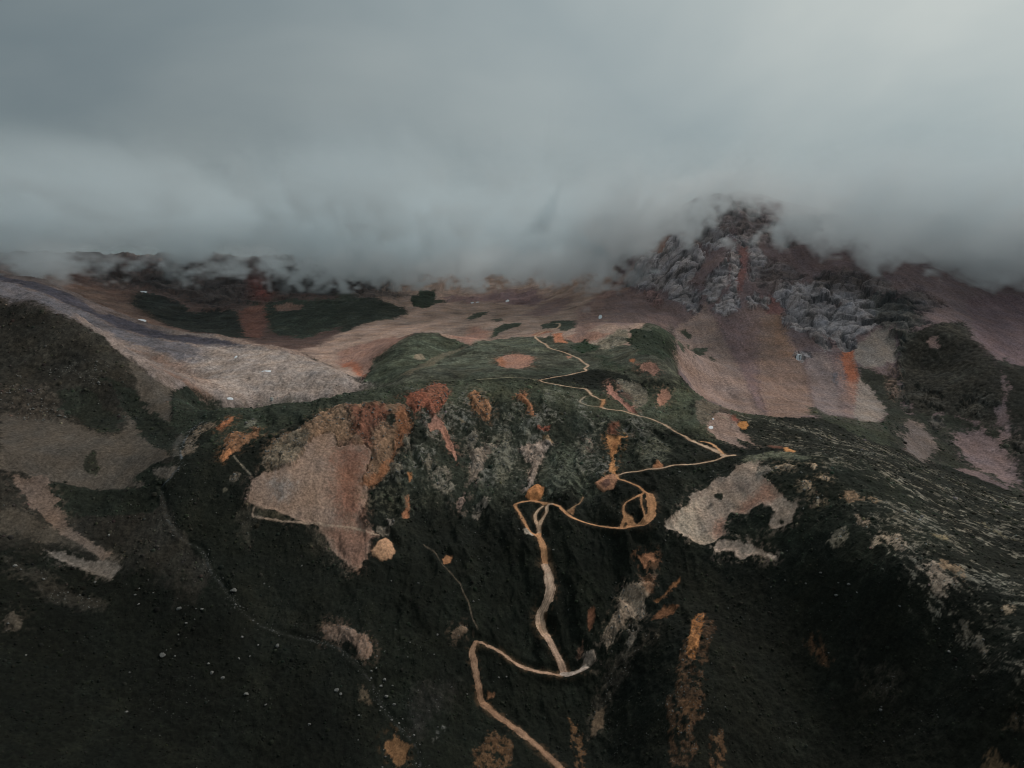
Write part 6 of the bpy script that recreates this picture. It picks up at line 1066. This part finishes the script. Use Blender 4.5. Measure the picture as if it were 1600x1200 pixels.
# ---------------------------------------------------------------- snow patches: thin lenses lying on the ground
for pts, lab in SNOW:
    P = np.array(pts); c = P.mean(0); n = len(P)
    jit = rng.uniform(.8, 1.15, (n, 1))
    P = c + (P - c) * jit
    rings = [1.0, .8, .5, .2]; th_ = [-.15, .45, .7, .8]
    V = []
    for k, q in enumerate(rings):
        ring = c + (P - c) * q
        zz = sample(Z, ring[:, 0], ring[:, 1]) + th_[k]
        if k == 0: zz -= .6
        V += [(*ring[i], zz[i]) for i in range(n)]
    V.append((*c, float(sample(Z, c[0], c[1])) + .85))
    F = []
    for k in range(3):
        for i in range(n):
            j = (i + 1) % n
            F.append((k * n + i, k * n + j, (k + 1) * n + j, (k + 1) * n + i))
    F += [(3 * n + i, 3 * n + (i + 1) % n, 4 * n) for i in range(n)]
    me = bpy.data.meshes.new('snow_patch'); me.from_pydata(V, [], F); me.update(); me.materials.append(M_SNOW)
    for pl in me.polygons: pl.use_smooth = True
    tag(link(bpy.data.objects.new('snow_patch', me)), lab, 'snow patch', 'snow patches left from winter')

# ---------------------------------------------------------------- two vehicles on the crest road
M_PAINT = pmat('dark_paint', rough=.4, bump=0, colour_attr=False, col=(.02, .021, .024), vary=.05, spec=.5)
M_GLASS = pmat('tinted_glass', rough=.1, bump=0, colour_attr=False, col=(.015, .02, .025), vary=.0, spec=.6)
M_TYRE = pmat('tyre_rubber', rough=.9, bump=0, colour_attr=False, col=(.012, .012, .012), vary=.1)
def prism(name, prof, w, mat, parent, inset=0.0):
    """side profile (y,z) extruded across x, the top edge drawn in by inset"""
    zmax = max(p[1] for p in prof); zmin = min(p[1] for p in prof)
    V = []
    for s in (-1, 1):
        for (yy, zz) in prof:
            V.append((s * (w / 2 - inset * (zz - zmin) / (zmax - zmin + 1e-6)), yy, zz))
    n = len(prof)
    F = [tuple(range(n)), tuple(range(2 * n - 1, n - 1, -1))] + [(i, n + i, n + (i + 1) % n, (i + 1) % n) for i in range(n)]
    me = bpy.data.meshes.new(name); me.from_pydata(V, [], F); me.update(); me.materials.append(mat)
    return link(bpy.data.objects.new(name, me), parent)
def vehicle(x, y, rz, label):
    root = link(bpy.data.objects.new('off_road_vehicle', None))
    root.location = (x, y, float(sample(Z, x, y)) + .12); root.rotation_euler = (0, 0, rz)
    prism('body', [(-2.3, .45), (2.2, .45), (2.35, .75), (2.25, 1.05), (1.0, 1.18), (-2.3, 1.18)], 1.85, M_PAINT, root, .05)
    prism('cabin', [(-2.2, 1.18), (1.0, 1.18), (.3, 1.8), (-2.05, 1.85)], 1.75, M_PAINT, root, .18)
    prism('windscreen', [(.98, 1.24), (1.03, 1.24), (.38, 1.76), (.33, 1.76)], 1.5, M_GLASS, root, .1)
    for s in (-1, 1):
        for yy in (-1.45, 1.45):
            V = []; F = []
            for k in range(14):
                a = 2 * math.pi * k / 14
                V += [(s * .95 - .13, yy + .42 * math.cos(a), .42 + .42 * math.sin(a)), (s * .95 + .13, yy + .42 * math.cos(a), .42 + .42 * math.sin(a))]
            F = [(2 * k, 2 * k + 1, (2 * k + 3) % 28, (2 * k + 2) % 28) for k in range(14)] + [tuple(range(0, 28, 2)), tuple(range(27, 0, -2))]
            me = bpy.data.meshes.new('wheel'); me.from_pydata(V, [], F); me.update(); me.materials.append(M_TYRE)
            link(bpy.data.objects.new('wheel', me), root)
    tag(root, label, 'vehicle', 'vehicles on the crest road')
for (x, y, a), lab in zip(CARS, ['tiny dark off-road vehicle at the road junction on the hill crest', 'tiny dark off-road vehicle on the upper track just behind the crest junction']):
    vehicle(x, y, math.pi / 2 + a, lab)

# ---------------------------------------------------------------- cloud: a volume resting on the mountains
def cloud_bank(name, lo, hi, res, floor0, bumps, n_amp, n_scale, f_amp, f_scale, soft, dens, top, seed, front=None, colour=(.97, .985, 1.0), core=1.0):
    ng = bpy.data.node_groups.new(name, 'GeometryNodeTree')
    ng.interface.new_socket('Geometry', in_out='OUTPUT', socket_type='NodeSocketGeometry')
    N, K_ = ng.nodes, ng.links
    def mth(op, a, b=None, c=None):
        n = N.new('ShaderNodeMath'); n.operation = op
        for i, v in enumerate((a, b, c)):
            if v is None: continue
            if isinstance(v, (int, float)): n.inputs[i].default_value = v
            else: K_.new(v, n.inputs[i])
        return n.outputs[0]
    def smooth(x, a, b):
        n = N.new('ShaderNodeMapRange'); n.interpolation_type = 'SMOOTHSTEP'
        K_.new(x, n.inputs['Value'])
        n.inputs['From Min'].default_value = a; n.inputs['From Max'].default_value = b
        return n.outputs['Result']
    pos = N.new('GeometryNodeInputPosition')
    sp_ = N.new('ShaderNodeSeparateXYZ'); K_.new(pos.outputs[0], sp_.inputs[0])
    x, y, z = sp_.outputs
    fl = mth('ADD', floor0, 0.0)
    for (bx, by, rx, ry, dz) in bumps:
        u = mth('DIVIDE', mth('SUBTRACT', x, bx), rx); v = mth('DIVIDE', mth('SUBTRACT', y, by), ry)
        e = mth('POWER', 2.718, mth('MULTIPLY', mth('ADD', mth('MULTIPLY', u, u), mth('MULTIPLY', v, v)), -1.0))
        fl = mth('MULTIPLY_ADD', e, dz, fl)
    if front:                                # the base climbs toward the viewer
        y0, sl = front
        fl = mth('MULTIPLY_ADD', mth('MAXIMUM', mth('SUBTRACT', y0, y), 0.0), sl, fl)
    def noise(scale, detail, off, rough=.55, dist=0.0, zs=1.0, ys=.35):
        vm = N.new('ShaderNodeVectorMath'); vm.operation = 'MULTIPLY_ADD'
        K_.new(pos.outputs[0], vm.inputs[0]); vm.inputs[1].default_value = (scale, scale * ys, scale * zs); vm.inputs[2].default_value = (off, off * 1.7, off * .3)
        t = N.new('ShaderNodeTexNoise'); t.inputs['Scale'].default_value = 1.0; t.inputs['Detail'].default_value = detail
        t.inputs['Roughness'].default_value = rough; t.inputs['Distortion'].default_value = dist
        K_.new(vm.outputs[0], t.inputs['Vector'])
        return mth('SUBTRACT', t.outputs['Fac'], .5)
    n1 = noise(1 / n_scale, 3, seed, .5, 0.4)
    n2 = noise(1 / f_scale, 4, seed + 5, .62, 0.8)
    h = mth('SUBTRACT', z, fl)
    h = mth('MULTIPLY_ADD', n1, n_amp, h)
    h = mth('MULTIPLY_ADD', n2, f_amp, h)
    d = smooth(h, 0.0, soft)
    d = mth('MULTIPLY', d, mth('MULTIPLY_ADD', smooth(h, soft * 1.2, soft * 4.0), core - 1.0, 1.0))   # the torn underside is denser than the thin inside
    d = mth('MULTIPLY', d, smooth(mth('MULTIPLY_ADD', n1, -top[2], z), top[1], top[0]))
    edge = mth('MULTIPLY', smooth(x, lo[0], lo[0] + 150), smooth(x, hi[0], hi[0] - 150))
    edge = mth('MULTIPLY', edge, mth('MULTIPLY', smooth(y, lo[1], lo[1] + 120), smooth(y, hi[1], hi[1] - 200)))
    d = mth('MULTIPLY', mth('MULTIPLY', d, edge), dens)
    vc = N.new('GeometryNodeVolumeCube')
    K_.new(d, vc.inputs['Density'])
    vc.inputs['Min'].default_value = lo; vc.inputs['Max'].default_value = hi
    for i, k in enumerate(('Resolution X', 'Resolution Y', 'Resolution Z')): vc.inputs[k].default_value = res[i]
    sm = N.new('GeometryNodeSetMaterial')
    mat = bpy.data.materials.new(name + '_vapour'); mat.use_nodes = True
    mn, ml_ = mat.node_tree.nodes, mat.node_tree.links
    mn.clear()
    mo = mn.new('ShaderNodeOutputMaterial'); pv = mn.new('ShaderNodeVolumePrincipled')
    pv.inputs['Color'].default_value = (*colour, 1); pv.inputs['Density'].default_value = 1.0
    pv.inputs['Anisotropy'].default_value = 0.1
    ml_.new(pv.outputs[0], mo.inputs['Volume'])
    sm.inputs['Material'].default_value = mat
    K_.new(vc.outputs[0], sm.inputs['Geometry'])
    go = N.new('NodeGroupOutput'); K_.new(sm.outputs[0], go.inputs[0])
    me = bpy.data.meshes.new(name); me.materials.append(mat)
    o = link(bpy.data.objects.new(name, me))
    md = o.modifiers.new('cloud', 'NODES'); md.node_group = ng
    return o
o = cloud_bank('cloud_bank', (-3300.0, 1500.0, 330.0), (3300.0, 3900.0, 800.0), (420, 130, 40), 420.0,
    [(-1500, 3500, 1000, 900, 150), (-1250, 2350, 900, 650, 75), (545, 1950, 210, 360, 225), (-20, 2900, 110, 600, 60), (250, 2300, 160, 400, -25)],
    300.0, 280.0, 440.0, 110.0, 30.0, 0.012, (400, 800, 450), 3.0, front=(1900.0, .5), colour=(.90, .955, .98), core=.4)
tag(o, 'grey cloud bank hiding the far ridges and filling the sky above them', 'cloud', None, 'stuff')
o = cloud_bank('cloud_bank', (120.0, 1430.0, 300.0), (1850.0, 2250.0, 700.0), (230, 92, 52), 415.0,
    [(530, 1850, 190, 320, 225), (730, 1620, 60, 130, -55), (1000, 1600, 200, 180, -40), (1400, 1650, 260, 200, -45)],
    240.0, 170.0, 620.0, 80.0, 22.0, 0.022, (480, 690, 300), 13.0, front=(1600.0, .8), colour=(.97, .99, 1.0), core=.2)
tag(o, 'ragged wisps of cloud wrapped round the craggy peak', 'cloud', None, 'stuff')
o = cloud_bank('cloud_bank', (-1500.0, 1750.0, 340.0), (420.0, 3300.0, 520.0), (190, 100, 26), 390.0,
    [(-1100, 3000, 700, 900, 170)],
    120.0, 240.0, 600.0, 85.0, 24.0, 0.020, (390, 470, 200), 23.0, colour=(.96, .985, 1.0), core=.4)
tag(o, 'torn puffs of cloud hanging low over the back of the basin', 'cloud', None, 'stuff')
